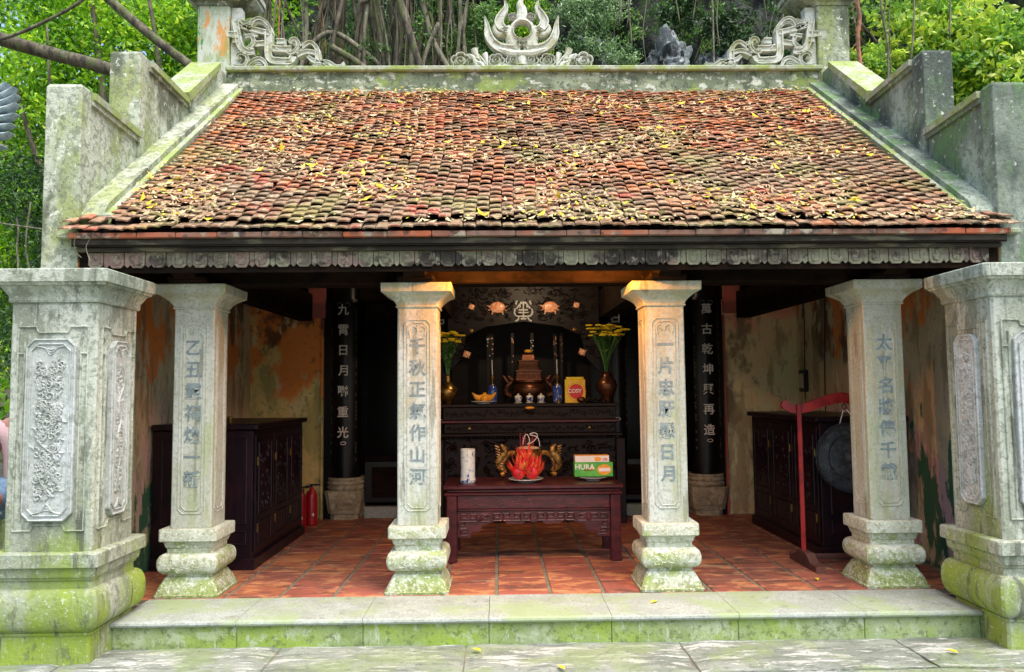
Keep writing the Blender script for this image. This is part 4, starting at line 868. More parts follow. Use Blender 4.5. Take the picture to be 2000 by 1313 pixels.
rk.build('carved_stand', M_brn, label='dark knobbly carved stand under the right vase', cat='stand')

# ------------------------------------------------------------------ offering table
YT0, YT1, ZT = .99, 1.62, .626
tb = empty('offering_table', (-.03, 1.3, 0), 'low dark red carved table holding offerings between the middle columns', 'table')
MB().bbox(-.77, .71, YT0-.0, YT1, ZT-.035, ZT, .008).build('tabletop', M_red, tb)
MB().bbox(-.745, .685, YT0+.02, YT1-.02, ZT-.062, ZT-.036, .008).build('top_moulding', M_red, tb)
MB().bbox(-.765, .705, YT0+.005, YT1-.005, ZT-.085, ZT-.063, .007).build('top_moulding', M_red, tb)
MB().bbox(-.655, .60, YT0+.03, YT0+.06, ZT-.195, ZT-.086, .004).build('frieze', M_red, tb)
MB().bbox(-.655, .60, YT0+.022, YT0+.06, ZT-.212, ZT-.196, .004).build('frieze_rail', M_red, tb)
for cx in (-.70, .645):
    for cy in (YT0+.05, YT1-.06): MB().bbox(cx-.042, cx+.042, cy-.04, cy+.04, 0, ZT-.0865, .005).build('leg', M_red, tb)
for cx in (-.70, .645): MB().bbox(cx-.02, cx+.02, YT0+.1, YT1-.11, ZT-.2, ZT-.088, .004).build('side_rail', M_red, tb)
FT = frame((0, YT0+.035, 0)); ap = MB(); cxm = -.0275
prof = [(-.627, .41), (-.627, .20), (-.52, .20), (-.51, .245), (-.44, .25), (-.42, .30), (-.33, .325), (-.25, .335), (-.22, .312), (-.10, .305), (-.06, .33), (0, .318)]
prof = prof+[(-a, b) for a, b in reversed(prof[:-1])]
ap.prism([(cxm+a, b) for a, b in prof], lambda u, v, d: (u, d, v), YT0+.035, YT0+.055)
for sg in (-1, 1):
    def q(P, w_=.012): ap.stroke(FT, [(cxm+sg*a, b) for a, b in P], w_, .010, 0, 0)
    for (ax, az, s_) in ((.57, .36, 1), (.50, .36, -1), (.30, .365, 1), (.14, .365, -1), (.22, .365, 1), (.06, .365, -1), (.57, .25, 1), (.585, .30, 1), (.40, .36, 1)):
        q([(ax-.035*s_, az-.03), (ax+.035*s_, az-.03)]); q([(ax+.03*s_, az-.03), (ax+.03*s_, az+.03)]); q([(ax+.03*s_, az+.028), (ax-.02*s_, az+.028)]); q([(ax-.018*s_, az+.03), (ax-.018*s_, az-.005)]); q([(ax-.02*s_, az-.004), (ax+.012*s_, az-.004)])
    ap.stroke(FT, [(cxm+sg*.46, .33), (cxm+sg*.42, .365), (cxm+sg*.37, .385), (cxm+sg*.34, .35)], [.01, .03, .02, .006], .01, 0, 3)
ap.build('fretwork_apron', M_red, tb)
fz = MB(); FZ = frame((0, YT0+.03, 0)); rr = random.Random(14)
for k in range(46):
    u, v = rr.uniform(-.62, .57), rr.uniform(.44, .525); a = rr.random()*6.3; l = rr.uniform(.02, .05)
    fz.stroke(FZ, [(u, v), (u+l*math.cos(a), v+l*.4*math.sin(a)), (u+l*1.5*math.cos(a+.6), v+l*.4*math.sin(a+.6))], [.003, .008, .002], .004, 0, 3)
fz.build('frieze_relief', M_red, tb)
z = ZT+.001
# cylindrical vase
MB().lathe(-.572, 1.151, [(z,.052),(z+.012,.064),(z+.035,.066),(z+.042,.060),(z+.046,.064),(z+.05,.060),(z+.275,.0625),(z+.285,.0645),(z+.287,.058),(z+.2,.055)], 32).build('vase', M_vase, label='tall white cylinder vase with blue painted trees on the offering table', cat='vase', smooth=40)
plate(-.084, 1.217, z, .148, 'white plate under the red dragon fruit on the offering table')
def dragon_fruit(x, y, zz, s, seed, label):
    e = empty('dragon_fruit', (x, y, zz), label, 'fruit', 'dragon fruit piled on the plate')
    MB().ball((x, y, zz+.062*s), (.058*s, .055*s, .062*s), 16, 10).build('fruit_body', M_dfr, e, smooth=True)
    mb = MB(); rr = random.Random(seed)
    for k in range(34):
        a = rr.random()*6.3; t = rr.uniform(.15, 1); zc = zz+.02*s+.105*s*t; rad = .056*s*math.sin(math.pi*min(.9, .15+.75*t))+.006
        o = Vector((x+math.cos(a)*rad, y+math.sin(a)*rad, zc)); out = Vector((math.cos(a), math.sin(a), 0))
        l = (.04+.07*t)*s*rr.uniform(.7, 1.3); d = (out*.55*(1-t*.55)+Vector((0, 0, 1))*(.5+.7*t)).normalized(); sd_ = Vector((-out.y, out.x, 0))
        w_ = .017*s; p1 = o+d*l*.5+out*.008; p2 = o+d*l+out*rr.uniform(-.005, .02)
        mb.add([o-sd_*w_, o+sd_*w_, p1+sd_*w_*.6, p2, p1-sd_*w_*.6, o+out*.006, p1+out*.005], [(0, 5, 6, 4), (5, 1, 2, 6), (4, 6, 3), (6, 2, 3)])
    mb.build('scales', M_dft, e)
dragon_fruit(-.145, 1.17, z+.022, 1.05, 1, 'front left dragon fruit on the plate'); dragon_fruit(-.03, 1.16, z+.022, 1.05, 2, 'front right dragon fruit on the plate')
dragon_fruit(-.09, 1.27, z+.05, 1.15, 3, 'rear dragon fruit standing behind the other two'); dragon_fruit(-.085, 1.17, z+.105, .8, 4, 'top dragon fruit resting on the pile')
# cake boxes
plate(.495, 1.30, z, .12, 'white plate under the two cake boxes')
e = empty('cake_box', (.495, 1.31, z+.03), 'green cake box with white lettering lying on a plate', 'box')
MB().bbox(.335, .665, 1.262, 1.40, z+.031, z+.151, .003).build('carton', M_grn, e)
text('HURA', (.425, 1.2605, z+.115), .062, M_wht, e, 'lettering', .0006, .001); q = MB(); q.bbox(.415, .495, 1.2600, 1.2612, z+.081, z+.093, .0004); q.build('printed_band', M_brass, e)
q = MB(); q.prism([(math.cos(a)*.062, math.sin(a)*.045) for a in np.linspace(0, 2*math.pi, 20)[:-1]], lambda u, v, d: (.59+u, d, z+.09+v), 1.2595, 1.2615); q.build('printed_cake', M_orp, e)
q = MB(); q.bbox(.545, .64, 1.2585, 1.2592, z+.075, z+.105, .0003); q.build('printed_cream', M_wht, e)
q = MB(); q.ball((.49, 1.2615, z+.105), (.016, .001, .016), 10, 5); q.build('printed_sun', M_orp, e)
e = empty('cake_box', (.49, 1.31, z+.152), 'white and orange cake box on top of the green one', 'box')
MB().bbox(.342, .635, 1.268, 1.39, z+.152, z+.208, .003).build('carton', M_pap, e)
MB().bbox(.344, .633, 1.27, 1.388, z+.2085, z+.2105, .0005).build('lid_print', M_orp, e)
q = MB(); q.ball((.535, 1.2665, z+.18), (.03, .001, .02), 12, 5); q.build('printed_biscuit', M_orp, e)
text('175', (.60, 1.266, z+.175), .03, M_redp, e, 'lettering', .0006, .0008)
q = MB(); q.box(.6355, .6365, 1.30, 1.36, z+.17, z+.205); q.build('printed_patch', M_redp, e)
# small burner with dragon handles
e = empty('incense_burner', (-.05, 1.50, z), 'gilt incense burner with dragon handles behind the dragon fruit', 'incense burner')
MB().lathe(-.05, 1.50, [(z,.07),(z+.03,.075),(z+.05,.055),(z+.09,.09),(z+.15,.12),(z+.20,.125),(z+.23,.11),(z+.25,.115),(z+.262,.118),(z+.262,.10),(z+.24,.09)], 28).build('bowl', M_brass, e, smooth=40)
MB().ball((-.05, 1.50, z+.262), (.10, .10, .018), 16, 6).build('ash', M_ash, e)
for sg in (-1, 1):
    h_ = MB(); c0 = -.05+sg*.12
    h_.tube(cat3([(c0, 1.5, z+.22), (c0+sg*.05, 1.49, z+.215), (c0+sg*.09, 1.48, z+.17), (c0+sg*.115, 1.48, z+.11), (c0+sg*.09, 1.47, z+.05), (c0+sg*.125, 1.46, z+.03)], 4), .022, 8)
    h_.tube(cat3([(c0+sg*.11, 1.48, z+.08), (c0+sg*.15, 1.47, z+.12), (c0+sg*.12, 1.47, z+.19), (c0+sg*.085, 1.46, z+.24), (c0+sg*.12, 1.45, z+.30)], 4), [.03]*5+[.034]*6+[.03]*3+[.022, .014, .008], 9)
    for k in range(9): h_.tube([(c0+sg*(.10+.005*k), 1.455, z+.08+.024*k), (c0+sg*(.145+.004*k), 1.45, z+.10+.024*k)], [.011, .003], 5)
    h_.build('dragon_handle', M_gold, e, smooth=40)
rr = random.Random(6)
for k in range(8):
    x_ = -.05+rr.uniform(-.07, .07); y_ = 1.5+rr.uniform(-.05, .05); MB().tube([(x_, y_, z+.27), (x_+rr.uniform(-.02, .02), y_, z+rr.uniform(.33, .42))], .0025, 4).build('incense_stick', M_stick, e)
MB().tube(cat3([(-.10, 1.44, z+.30), (-.085, 1.43, z+.37), (-.06, 1.42, z+.385), (-.04, 1.42, z+.33), (-.06, 1.42, z+.30), (0, 1.43, z+.33), (.03, 1.43, z+.38), (0, 1.43, z+.40), (-.04, 1.43, z+.385), (.03, 1.43, z+.36), (.05, 1.44, z+.28)], 4), .0032, 5).build('white_cord', M_wht, label='looped white cord hanging over the gilt burner', cat='cord')

# ------------------------------------------------------------------ cabinets
def cabinet(sg, xf, y0, y1, zt, label):
    xw = 3.08
    f = lambda a, b: (min(sg*a, sg*b), max(sg*a, sg*b))
    e = empty('cabinet', (sg*(xf+xw)/2, (y0+y1)/2, 0), label, 'cabinet')
    MB().bbox(*f(xf+.02, xw), y0+.02, y1, .02, zt-.05, .006).build('carcass', M_cab, e)
    MB().bbox(*f(xf-.025, xw), y0-.02, y1+.02, zt-.045, zt, .008).build('cabinet_top', M_cab, e)
    MB().bbox(*f(xf-.01, xw), y0, y1+.005, 0, .09, .006).build('plinth', M_cab, e)
    fc = 'px' if sg < 0 else 'nx'; u = 1 if sg < 0 else -1
    n = 3; L_ = (y1-y0-.1)/n
    for k in range(n):
        ya = y0+.05+k*L_; yb = ya+L_-.012
        d = MB(); xx = f(xf+.002, xf+.019); d.bbox(*xx, ya, yb, .13, zt-.09, .004); dr = d.build('door', M_cab, e)
        dm = MB(); fr = frame((sg*(xf+.002), 0, 0), fc)
        for (a0, a1, z0, z1) in ((ya+.07, yb-.07, .42, zt-.16), (ya+.07, yb-.07, .18, .36)):
            P = [(u*a0, z0), (u*a1, z0), (u*a1, z1), (u*a0, z1)]
            for p, q in zip(P, P[1:]+P[:1]): dm.stroke(fr, [p, q], .016, .009, 0, 0)
        rr = random.Random(k+3)
        for j in range(26):
            a = rr.uniform(ya+.1, yb-.1); zz = rr.uniform(.46, zt-.2); dm.stroke(fr, spiral(u*a, zz, rr.uniform(.02, .035), 1.1, rr.random()*6, 1, 8), .008, .006, 0, 1)
        dm.build('door_moulding', M_cab, dr)
        hy = (ya+.025) if k % 2 else (ya+.02)
        for zz in (.32, zt-.3):
            h_ = MB(); h_.bbox(*f(xf-.012, xf+.001), hy-.008, hy+.008, zz-.035, zz+.035, .003); h_.build('hinge', M_brass, dr)
    # end panel facing the court
    ep = MB(); ax0, ax1 = f(xf+.02, xw)
    fr = frame((0, y0+.02, 0)); 
    for (z0, z1) in ((.20, .30), (.36, zt-.12)):
        P = [(ax0+.08, z0), (ax1-.05, z0), (ax1-.05, z1), (ax0+.08, z1)]
        for p, q in zip(P, P[1:]+P[:1]): ep.stroke(fr, [p, q], .016, .009, 0, 0)
    ep.build('end_panel_moulding', M_cab, e)
    return e
cabinet(-1, 2.26, .84, 2.45, 1.15, 'dark red wooden cabinet against the left wall')
cabinet(1, 2.33, .98, 2.75, 1.16, 'near-black wooden cabinet behind the gong at the right wall')
rr = random.Random(2)
for k in range(5):
    x_ = -2.80+k*.06+rr.uniform(-.01, .01); MB().lathe(x_, 1.12+rr.uniform(-.05, .05), [(1.151,.02),(1.16,.022),(1.20,.024),(1.205,.02)], 12).build('cup', M_brass, label=['leftmost','second','middle','fourth','rightmost'][k]+' small yellow brass cup in the row on the left cabinet', cat='cup', group='brass cups on the left cabinet', smooth=40)
# fire extinguisher
def extinguisher(x, y, label):
    e = empty('fire_extinguisher', (x, y, 0), label, 'fire extinguisher', 'red fire extinguishers at the end of the left cabinet')
    MB().lathe(x, y, [(0,.05),(.01,.062),(.30,.062),(.35,.05),(.375,.025),(.40,.02)], 18).build('cylinder', M_ext, e, smooth=40)
    MB().bbox(x-.02, x+.09, y-.012, y+.012, .415, .432, .003).build('handle', M_blk, e); MB().tube([(x, y, .39), (x, y, .42)], .012, 8).build('valve', M_blk, e)
    MB().tube(cat3([(x-.01, y-.01, .41), (x-.07, y-.03, .40), (x-.08, y-.05, .28), (x-.07, y-.06, .12)], 4), .009, 6).build('hose', M_blk, e)
    text('4', (x+.03, y-.064, .12), .05, M_wht, e, 'lettering', .0006, .001)
extinguisher(-2.36, 2.72, 'red fire extinguisher nearer the left cabinet'); extinguisher(-2.30, 2.95, 'red fire extinguisher farther back by the ochre wall')
# ------------------------------------------------------------------ gong on stand
e = empty('gong_stand', (2.45, .84, 0), 'red lacquered gong stand with curled crossbar near the right column', 'stand')
YG = .842
beam = [(1.995,1.235),(1.975,1.262),(1.99,1.292),(2.03,1.300),(2.045,1.283),(2.055,1.268),(2.10,1.262),(2.18,1.275),(2.28,1.315),(2.40,1.35),(2.53,1.362)]
low = [(2.53,1.275),(2.42,1.27),(2.30,1.24),(2.20,1.205),(2.12,1.192),(2.05,1.20)]
beam[-1] = (2.47, 1.362); low[0] = (2.47, 1.275); poly = beam+[(2*2.47-a, b) for a, b in reversed(beam[:-1])]+[(2*2.47-a, b) for a, b in reversed(low[1:])]+low
poly = [p for i, p in enumerate(poly) if i == 0 or p != poly[i-1]]
MB().prism(poly, lambda u, v, d: (u, d, v), YG-.02, YG+.02).build('crossbar', M_rlac, e)
for px_ in (2.113, 2.827):
    MB().bbox(px_-.018, px_+.018, YG-.045, YG-.021, .06, 1.27, .006).build('post', M_rlac, e)
    ft = MB(); ft.prism([(-.33, 0), (-.33, .045), (-.22, .05), (-.12, .11), (.04, .11), (.12, .05), (.22, .045), (.22, 0)], lambda u, v, d: (d, YG-.03+u, v), px_-.035, px_+.035); ft.build('foot', M_brnw, e)
MB().bbox(2.149, 2.791, YG-.05, YG-.015, .04, .08, .006).build('stretcher', M_brnw, e)
MB().tube(cat3([(2.50, YG, 1.272), (2.475, YG-.01, 1.25), (2.485, YG-.01, 1.222), (2.51, YG-.01, 1.235), (2.50, YG, 1.268)], 4), .004, 6).build('hook', M_blk, e)
g = empty('gong', (2.53, YG, .84), 'round grey bossed gong hanging from the red stand', 'gong')
mb = MB(); prof = [(.0, .06), (.03, .055), (.05, .03), (.058, .008), (.13, .004), (.17, 0), (.185, .012), (.235, .008), (.275, .004), (.282, .02), (.285, .06)]
V = []; F = []; n = 40
for rr_, d in prof:
    for i in range(n): a = 2*math.pi*i/n; V.append((2.53+max(rr_, .001)*math.cos(a), YG-d-.06+.06, .84+max(rr_, .001)*math.sin(a)))
F = [(l*n+i, (l+1)*n+i, (l+1)*n+(i+1) % n, l*n+(i+1) % n) for l in range(len(prof)-1) for i in range(n)]; F.append(tuple(range(n)))
V += [(2.53+.281*math.cos(2*math.pi*i/n), YG+.01, .84+.281*math.sin(2*math.pi*i/n)) for i in range(n)]; b0 = len(prof)*n; F += [tuple(range(b0, b0+n))]
mb.add(V, F); mb.build('gong_disc', M_gong, g, smooth=40)
MB().tube([(2.49, YG, 1.225), (2.455, YG, 1.11)], .004, 5).build('cord', M_wht, g); MB().tube([(2.51, YG, 1.225), (2.60, YG, 1.11)], .004, 5).build('cord', M_wht, g)
# electrics on the right wall
e = empty('socket_box', (3.09, 3.1, 1.4), 'black and cream electrical socket on the right rear wall corner', 'socket')
MB().bbox(3.05, 3.10, 3.08, 3.24, 1.36, 1.60, .008).build('back_plate', M_blk, e); MB().bbox(3.035, 3.052, 3.10, 3.20, 1.40, 1.56, .004).build('cover', M_plas, e)
MB().tube(cat3([(3.09, 2.55, 2.40), (3.085, 2.57, 2.0), (3.09, 2.62, 1.6), (3.09, 2.64, 1.2), (3.09, 2.62, 1.15)], 6), .006, 6).build('cable', M_blk, label='black cable running down the right side wall', cat='cable')
MB().tube(cat3([(3.085, 3.12, 2.40), (3.09, 3.13, 2.0), (3.08, 3.14, 1.58)], 5), .006, 6).build('cable', M_blk, label='black cable dropping to the socket on the right', cat='cable')
# lamp behind the fascia
for lx, side in ((-.40, 'left'), (.42, 'right')):
    e = empty('ceiling_lamp', (lx, -.21, 2.3), 'small warm lamp tucked behind the carved fascia, '+side+' one over the middle bay', 'lamp', 'warm lamps behind the fascia')
    MB().lathe(lx, -.21, [(2.325,.02),(2.335,.035),(2.36,.02),(2.395,.02)], 12).build('lamp_holder', M_blk, e); MB().ball((lx, -.21, 2.298), .026, 12, 8).build('bulb', M_bulb, e, smooth=True)
    ld = bpy.data.lights.new('lamp_light', 'POINT'); ld.energy = 22; ld.color = (1, .34, .04); ld.shadow_soft_size = .03
    lo = bpy.data.objects.new('lamp_light', ld); COL.objects.link(lo); lo.parent = e; lo.location = Vector((lx, -.21, 2.262))-e.location
e = empty('altar_lamp', (.02, 2.25, 2.60), 'small bare bulb hanging from the purlin in front of the altar canopy', 'lamp')
MB().tube([(.02, 2.25, 2.60), (.02, 2.25, 3.9)], .004, 5).build('flex', M_blk, e); MB().ball((.02, 2.25, 2.585), .02, 10, 7).build('bulb', M_bulb, e, smooth=True)
ld = bpy.data.lights.new('altar_light', 'POINT'); ld.energy = 12; ld.color = (1, .72, .45); ld.shadow_soft_size = .03
lo = bpy.data.objects.new('altar_light', ld); COL.objects.link(lo); lo.parent = e; lo.location = Vector((.02, 2.15, 2.54))-e.location

# ------------------------------------------------------------------ big front pillars
def relief_flora(mb, fr, hw, z0, z1, seed, kind='peony'):
    rr = random.Random(seed); z = z0+.04; sd_ = 1; pts = []
    while z < z1-.03: pts.append((sd_*hw*rr.uniform(.15, .55), z)); z += .11; sd_ = -sd_
    mb.stroke(fr, pts, .012, .012, 0, 4)
    for i in range(int((z1-z0)*(290 if kind == 'peony' else 150))):
        v = rr.uniform(z0+.03, z1-.03); u = rr.uniform(-hw*.85, hw*.85); a = rr.uniform(0, 6.28); l = rr.uniform(.025, .05)
        if abs(u+l*math.cos(a)*1.3) > hw*.98: a = math.pi-a
        if kind == 'peony':
            if rr.random() < .28: mb.stroke(fr, spiral(u*.8, v, rr.uniform(.018, .034), 1.2, a, rr.choice((-1, 1)), 9), .010, .012, 0, 1)
            else: mb.stroke(fr, [(u, v), (u+l*.5*math.cos(a), v+l*.5*math.sin(a)), (u+l*math.cos(a+.5), v+l*math.sin(a+.5))], [.003, .016, .002], .011, 0, 3)
        else:
            mb.stroke(fr, [(u*.8, v), (u*.8+l*.9*math.cos(a), v+l*.9*math.sin(a))], [.012, .001], .008, 0, 0)
def big_pillar(sg, label):
    cx, cy, h = sg*2.957, -.545, .256
    e = empty('gate_pillar', (cx, cy, ZG), label, 'pillar', 'large front pillars at both ends of the step')
    b = MB(); pr = [(ZG-.02,.252),(ZG+.165,.248),(ZG+.17,.258),(ZG+.185,.262),(ZG+.19,.256)]
    for k in range(1, 12):
        a = -math.pi/2+math.pi*k/11; pr.append((.165+.125*math.sin(a)+(.0), .262+.058*max(0, math.cos(a))**.8))
    pr += [(.30,.262),(.335,.262),(.34,.272),(.352,.275),(.36,.285),(.385,.29),(.415,.292),(.42,.31),(.424,.316),(.50,.316),(.508,.31)]
    pr = [(ZG+(z-ZG)*.958, q+.008) for z, q in pr]
    b.sq(cx, cy, pr, .014).build('pillar_base', M_pil, e, smooth=28)
    MB().sq(cx, cy, [(.481, h), (1.945, h)], .012).build('shaft', M_pil, e)
    MB().sq(cx, cy, [(z+.015, q+.006) for z, q in [(1.931,.262),(1.945,.268),(1.955,.266),(1.97,.268),(2.0,.285),(2.025,.30),(2.03,.318),(2.045,.322),(2.048,.335),(2.118,.338),(2.125,.332)]], .012).build('pillar_capital', M_pil, e, smooth=28)
    for fc, o in (('front', (cx, cy-h, 0)), ('px' if sg < 0 else 'nx', (cx-sg*h, cy, 0))):
        fr = frame(o, fc); O, U, Vv, N_ = fr
        pm = MB(); W_ = .205; st = lambda P, w_=.012, hh=.012: pm.stroke(fr, P, w_, hh, 0, 0)
        # stepped outer frame
        for P in ([(-W_, .60), (-W_, 1.80)], [(W_, .60), (W_, 1.80)], [(-W_, 1.80), (-.10, 1.80)], [(W_, 1.80), (.10, 1.80)], [(-.10, 1.80), (-.085, 1.765)], [(.10, 1.80), (.085, 1.765)], [(-.085, 1.765), (.085, 1.765)], [(-W_, .60), (-.10, .60)], [(W_, .60), (.10, .60)], [(-.10, .60), (-.085, .635)], [(.10, .60), (.085, .635)], [(-.085, .635), (.085, .635)], [(-W_+.04, 1.73), (-W_+.04, .66)], [(W_-.04, 1.73), (W_-.04, .66)], [(-W_, 1.64), (-W_+.04, 1.64)], [(W_, 1.64), (W_-.04, 1.64)]): st(P)
        pm.build('frame_moulding', M_pil, e)
        pp = MB(); sc2 = 1.0 if fc == 'front' else .78
        hw = .145*sc2
        pp.prism(chamf(-hw, hw, .66, 1.725, .045), lambda u, v, d: tuple(O+U*u+Vv*v+N_*d), 0.022, -.01)
        for ins, w_ in ((.004, .012), (.03, .009)):
            P = chamf(-hw+ins, hw-ins, .66+ins, 1.725-ins, .042)
            fr2 = (O+N_*.022, U, Vv, N_)
            for p, q in zip(P, P[1:]+P[:1]): pp.stroke(fr2, [p, q], w_, .010, 0, 0)
        relief_flora(pp, fr2, hw-.045, .76, 1.62, 5 if fc == 'front' else 9, 'peony' if (fc == 'front' or sg > 0) else 'bamboo')
        for zc, s_ in ((.70, 1), (1.685, -1)):
            for k in range(3): pp.stroke(fr2, [(-(hw-.05)+.0*k, zc), (-(hw-.05)*.4, zc+s_*.012), (0, zc+s_*(.055-.016*k)), ((hw-.05)*.4, zc+s_*.012), (hw-.05, zc)], .007, .008, 0, 3)
        pp.build('carved_panel', M_panel, e)
    return e
big_pillar(-1, 'massive square pillar with carved panels at the left end of the step'); big_pillar(1, 'massive square pillar with carved panels at the right end of the step')

# ------------------------------------------------------------------ fallen leaves
rs2 = np.random.RandomState(4)
n = 11000; s_ = rs2.rand(n)**1.35*SLEN; xx = rs2.uniform(-2.9, 2.9, n)
den = np.array([noise.noise(Vector((a*1.3, b*1.6, 3))) for a, b in zip(xx, s_)])
keep = (den*1.5+rs2.rand(n)*.8) > .50; s_, xx = s_[keep], xx[keep]
C_ = np.array([list(E0+SLD*float(b)+SLN*(.062+.02*rs2.rand())) for b in s_]); C_[:, 0] = xx
sz = rs2.uniform(.018, .04, len(C_))+rs2.rand(len(C_))**4*.05; rv = rs2.rand(len(C_))*.9
big = rs2.rand(len(C_)) < .07; rv[big] = rs2.uniform(.9, 1, big.sum()); sz[big] *= 1.35
leafmesh('fallen_leaves', C_, sz, M_dry, None, rnd=rv, flat=np.array([0, SLN.y, SLN.z]), aspect=.38, label='dry and yellow leaves scattered over the roof tiles', cat='leaves', kind='stuff')
for (x_, y_, z_, lb) in ((-.45, -.70, ZG+.012, 'yellow leaf on the paving below the middle of the step'), (0.03, -1.02, ZG+.012, 'small yellow leaf at the front edge of the paving'), (2.33, -.86, ZG+.015, 'olive yellow leaf on the paving near the right pillar'), (.70, -.27, .004, 'tiny yellow leaf on the step slab'), (2.0, .28, .006, 'pale curled leaf on the red floor tiles by the gong stand')):
    m_ = MB(); a = random.random()*3; s3 = .035
    c, s = math.cos(a), math.sin(a)
    V = [(x_+(p*c-q*s)*s3, y_+(p*s+q*c)*s3, z_+r*s3) for p, q, r in ((-1, 0, 0), (-.3, .45, .25), (.5, .35, .2), (1.1, 0, .1), (.5, -.35, .22), (-.3, -.45, .2), (0, 0, 0))]
    m_.add(V, [(0, 5, 6), (5, 4, 6), (4, 3, 6), (3, 2, 6), (2, 1, 6), (1, 0, 6)], .97); m_.build('fallen_leaf', M_dry, label=lb, cat='leaf', group='single leaves lying on the ground')
# twigs / strings at the eave end
for k, P in enumerate(([(-3.03, -.43, 2.45), (-3.05, -.44, 2.38), (-3.03, -.44, 2.31), (-3.0, -.44, 2.28)], [(-2.93, -.43, 2.45), (-2.96, -.44, 2.38), (-2.97, -.44, 2.33), (-2.93, -.43, 2.22)])):
    MB().tube(cat3(P, 4), .003, 5).build('twig', M_rootg, label=('short' if k == 0 else 'longer')+' dry twig hanging from the left end of the eave', cat='twig')
MB().tube([(-9.5, 1.6, 3.5), (-5, 1.2, 2.93), (-3.34, .5, 2.60)], .006, 5).build('wire', M_rootg, label='thin wire running left from the gable wall', cat='wire')

# ------------------------------------------------------------------ background: cliff, trees, roots
cl = MB(); V = []; F = []; nx, nz_ = 170, 70
for j in range(nz_+1):
    for i in range(nx+1):
        X = -8.5+20.4*i/nx; Z = -.3+12.5*j/nz_
        d = 1.3*noise.fractal(Vector((X*.35, 3.1, Z*.45)), 1.0, 2.0, 5)+.45*abs(noise.noise(Vector((X*1.1, 7, Z*.5))))+.25*noise.noise(Vector((X*3, 1, Z*3)))
        V.append((X, 8.6-d-.05*Z+max(0, X-5)*-.35+max(0, -X-1)*.8, Z))
F = [(j*(nx+1)+i, j*(nx+1)+i+1, (j+1)*(nx+1)+i+1, (j+1)*(nx+1)+i) for j in range(nz_) for i in range(nx)]
cl.add(V, F); cl.build('cliff', M_rock, kind='structure', smooth=True)
# wooded hillside farther back on both sides
hl = MB(); V = []; F = []; nx2, ny2 = 60, 14
for j in range(ny2+1):
    for i in range(nx2+1):
        X = -34+68*i/nx2; Y = 15+j*1.6; V.append((X, Y+2*noise.noise(Vector((X*.1, j*.3, 1))), ZG-1+j*1.25+1.2*noise.noise(Vector((X*.25, j*.4, 6)))))
F = [(j*(nx2+1)+i, j*(nx2+1)+i+1, (j+1)*(nx2+1)+i+1, (j+1)*(nx2+1)+i) for j in range(ny2) for i in range(nx2)]
hl.add(V, F); hl.build('hillside', M_earth, kind='structure', smooth=True)
rs3 = np.random.RandomState(2); n3 = 30000; tt = rs3.rand(n3)*14; x3 = rs3.uniform(-26, 22, n3)
x3[:22000] = rs3.uniform(-17, -3, 22000)
C3 = np.stack([x3, 14.6+tt*1.6+rs3.rand(n3)*1.0-1.2, ZG-.6+tt*1.25+rs3.rand(n3)*1.6], 1)
hu = np.array([noise.noise(Vector((float(a)*.5, float(b)*.6, 2))) for a, b in zip(C3[:, 0], C3[:, 2])])
leafmesh('hillside_wood', C3, rs3.uniform(.16, .34, n3), M_leafL, None, rnd=np.clip(.45+hu*.9+rs3.uniform(-.3, .3, n3), 0, 1), aspect=.6, label='sunlit leafy wood covering the hillside far behind', cat='woods', kind='stuff')
def boulder(cx, cy, cz, r, label, seed):
    mb = MB(); V = []; F = []; n, m = 44, 30
    for k in range(m+1):
        ph = math.pi*k/m
        for i in range(n):
            a = 2*math.pi*i/n; d = Vector((math.sin(ph)*math.cos(a), math.sin(ph)*math.sin(a), -math.cos(ph)))
            rr_ = 1+.5*noise.noise(d*1.6+Vector((seed, 0, 0)))+.35*abs(noise.noise(d*3.3+Vector((seed, 3, 0))))-.28*abs(noise.noise(Vector((d.x*7, d.y*7, d.z*2.5+seed))))+.10*noise.noise(d*13); V.append((cx+d.x*r[0]*rr_, cy+d.y*r[1]*rr_, cz+d.z*r[2]*rr_))
    F = [(l*n+i, l*n+(i+1) % n, (l+1)*n+(i+1) % n, (l+1)*n+i) for l in range(m) for i in range(n)]
    mb.add(V, F); return mb.build('boulder', M_rockl, label=label, cat='rock', group='rocks behind the ridge')
M_rockl = mat('grey_limestone', (0.17, 0.20, 0.20), [((0.36, 0.40, 0.40), (3, 3, 5), .54, .07, .8), ((0.05, 0.055, 0.06), (5, 5, 3), .53, .06, .9), ((0.07, 0.12, 0.03), 3, .6, .06, .7)], .9, 1.0, 9, .08)
boulder(2.34, 6.3, 6.3, (.36, .5, .50), 'grey jagged rock rising behind the right part of the ridge', 3)
boulder(1.2, 6.6, 6.5, (.30, .4, .42), 'pale grey rock beside the flame ornament', 8)
boulder(3.3, 6.9, 6.2, (.5, .6, .55), 'dark rock behind the right scroll ornament', 12)
M_leafS = mat('silver_green_leaf', (.08, .2, .03), (), .4, transl=.3, rnd=[(0, (0.04, 0.09, 0.03)), (.4, (0.20, 0.36, 0.12)), (.8, (0.44, 0.60, 0.32)), (1, (0.60, 0.68, 0.55))])
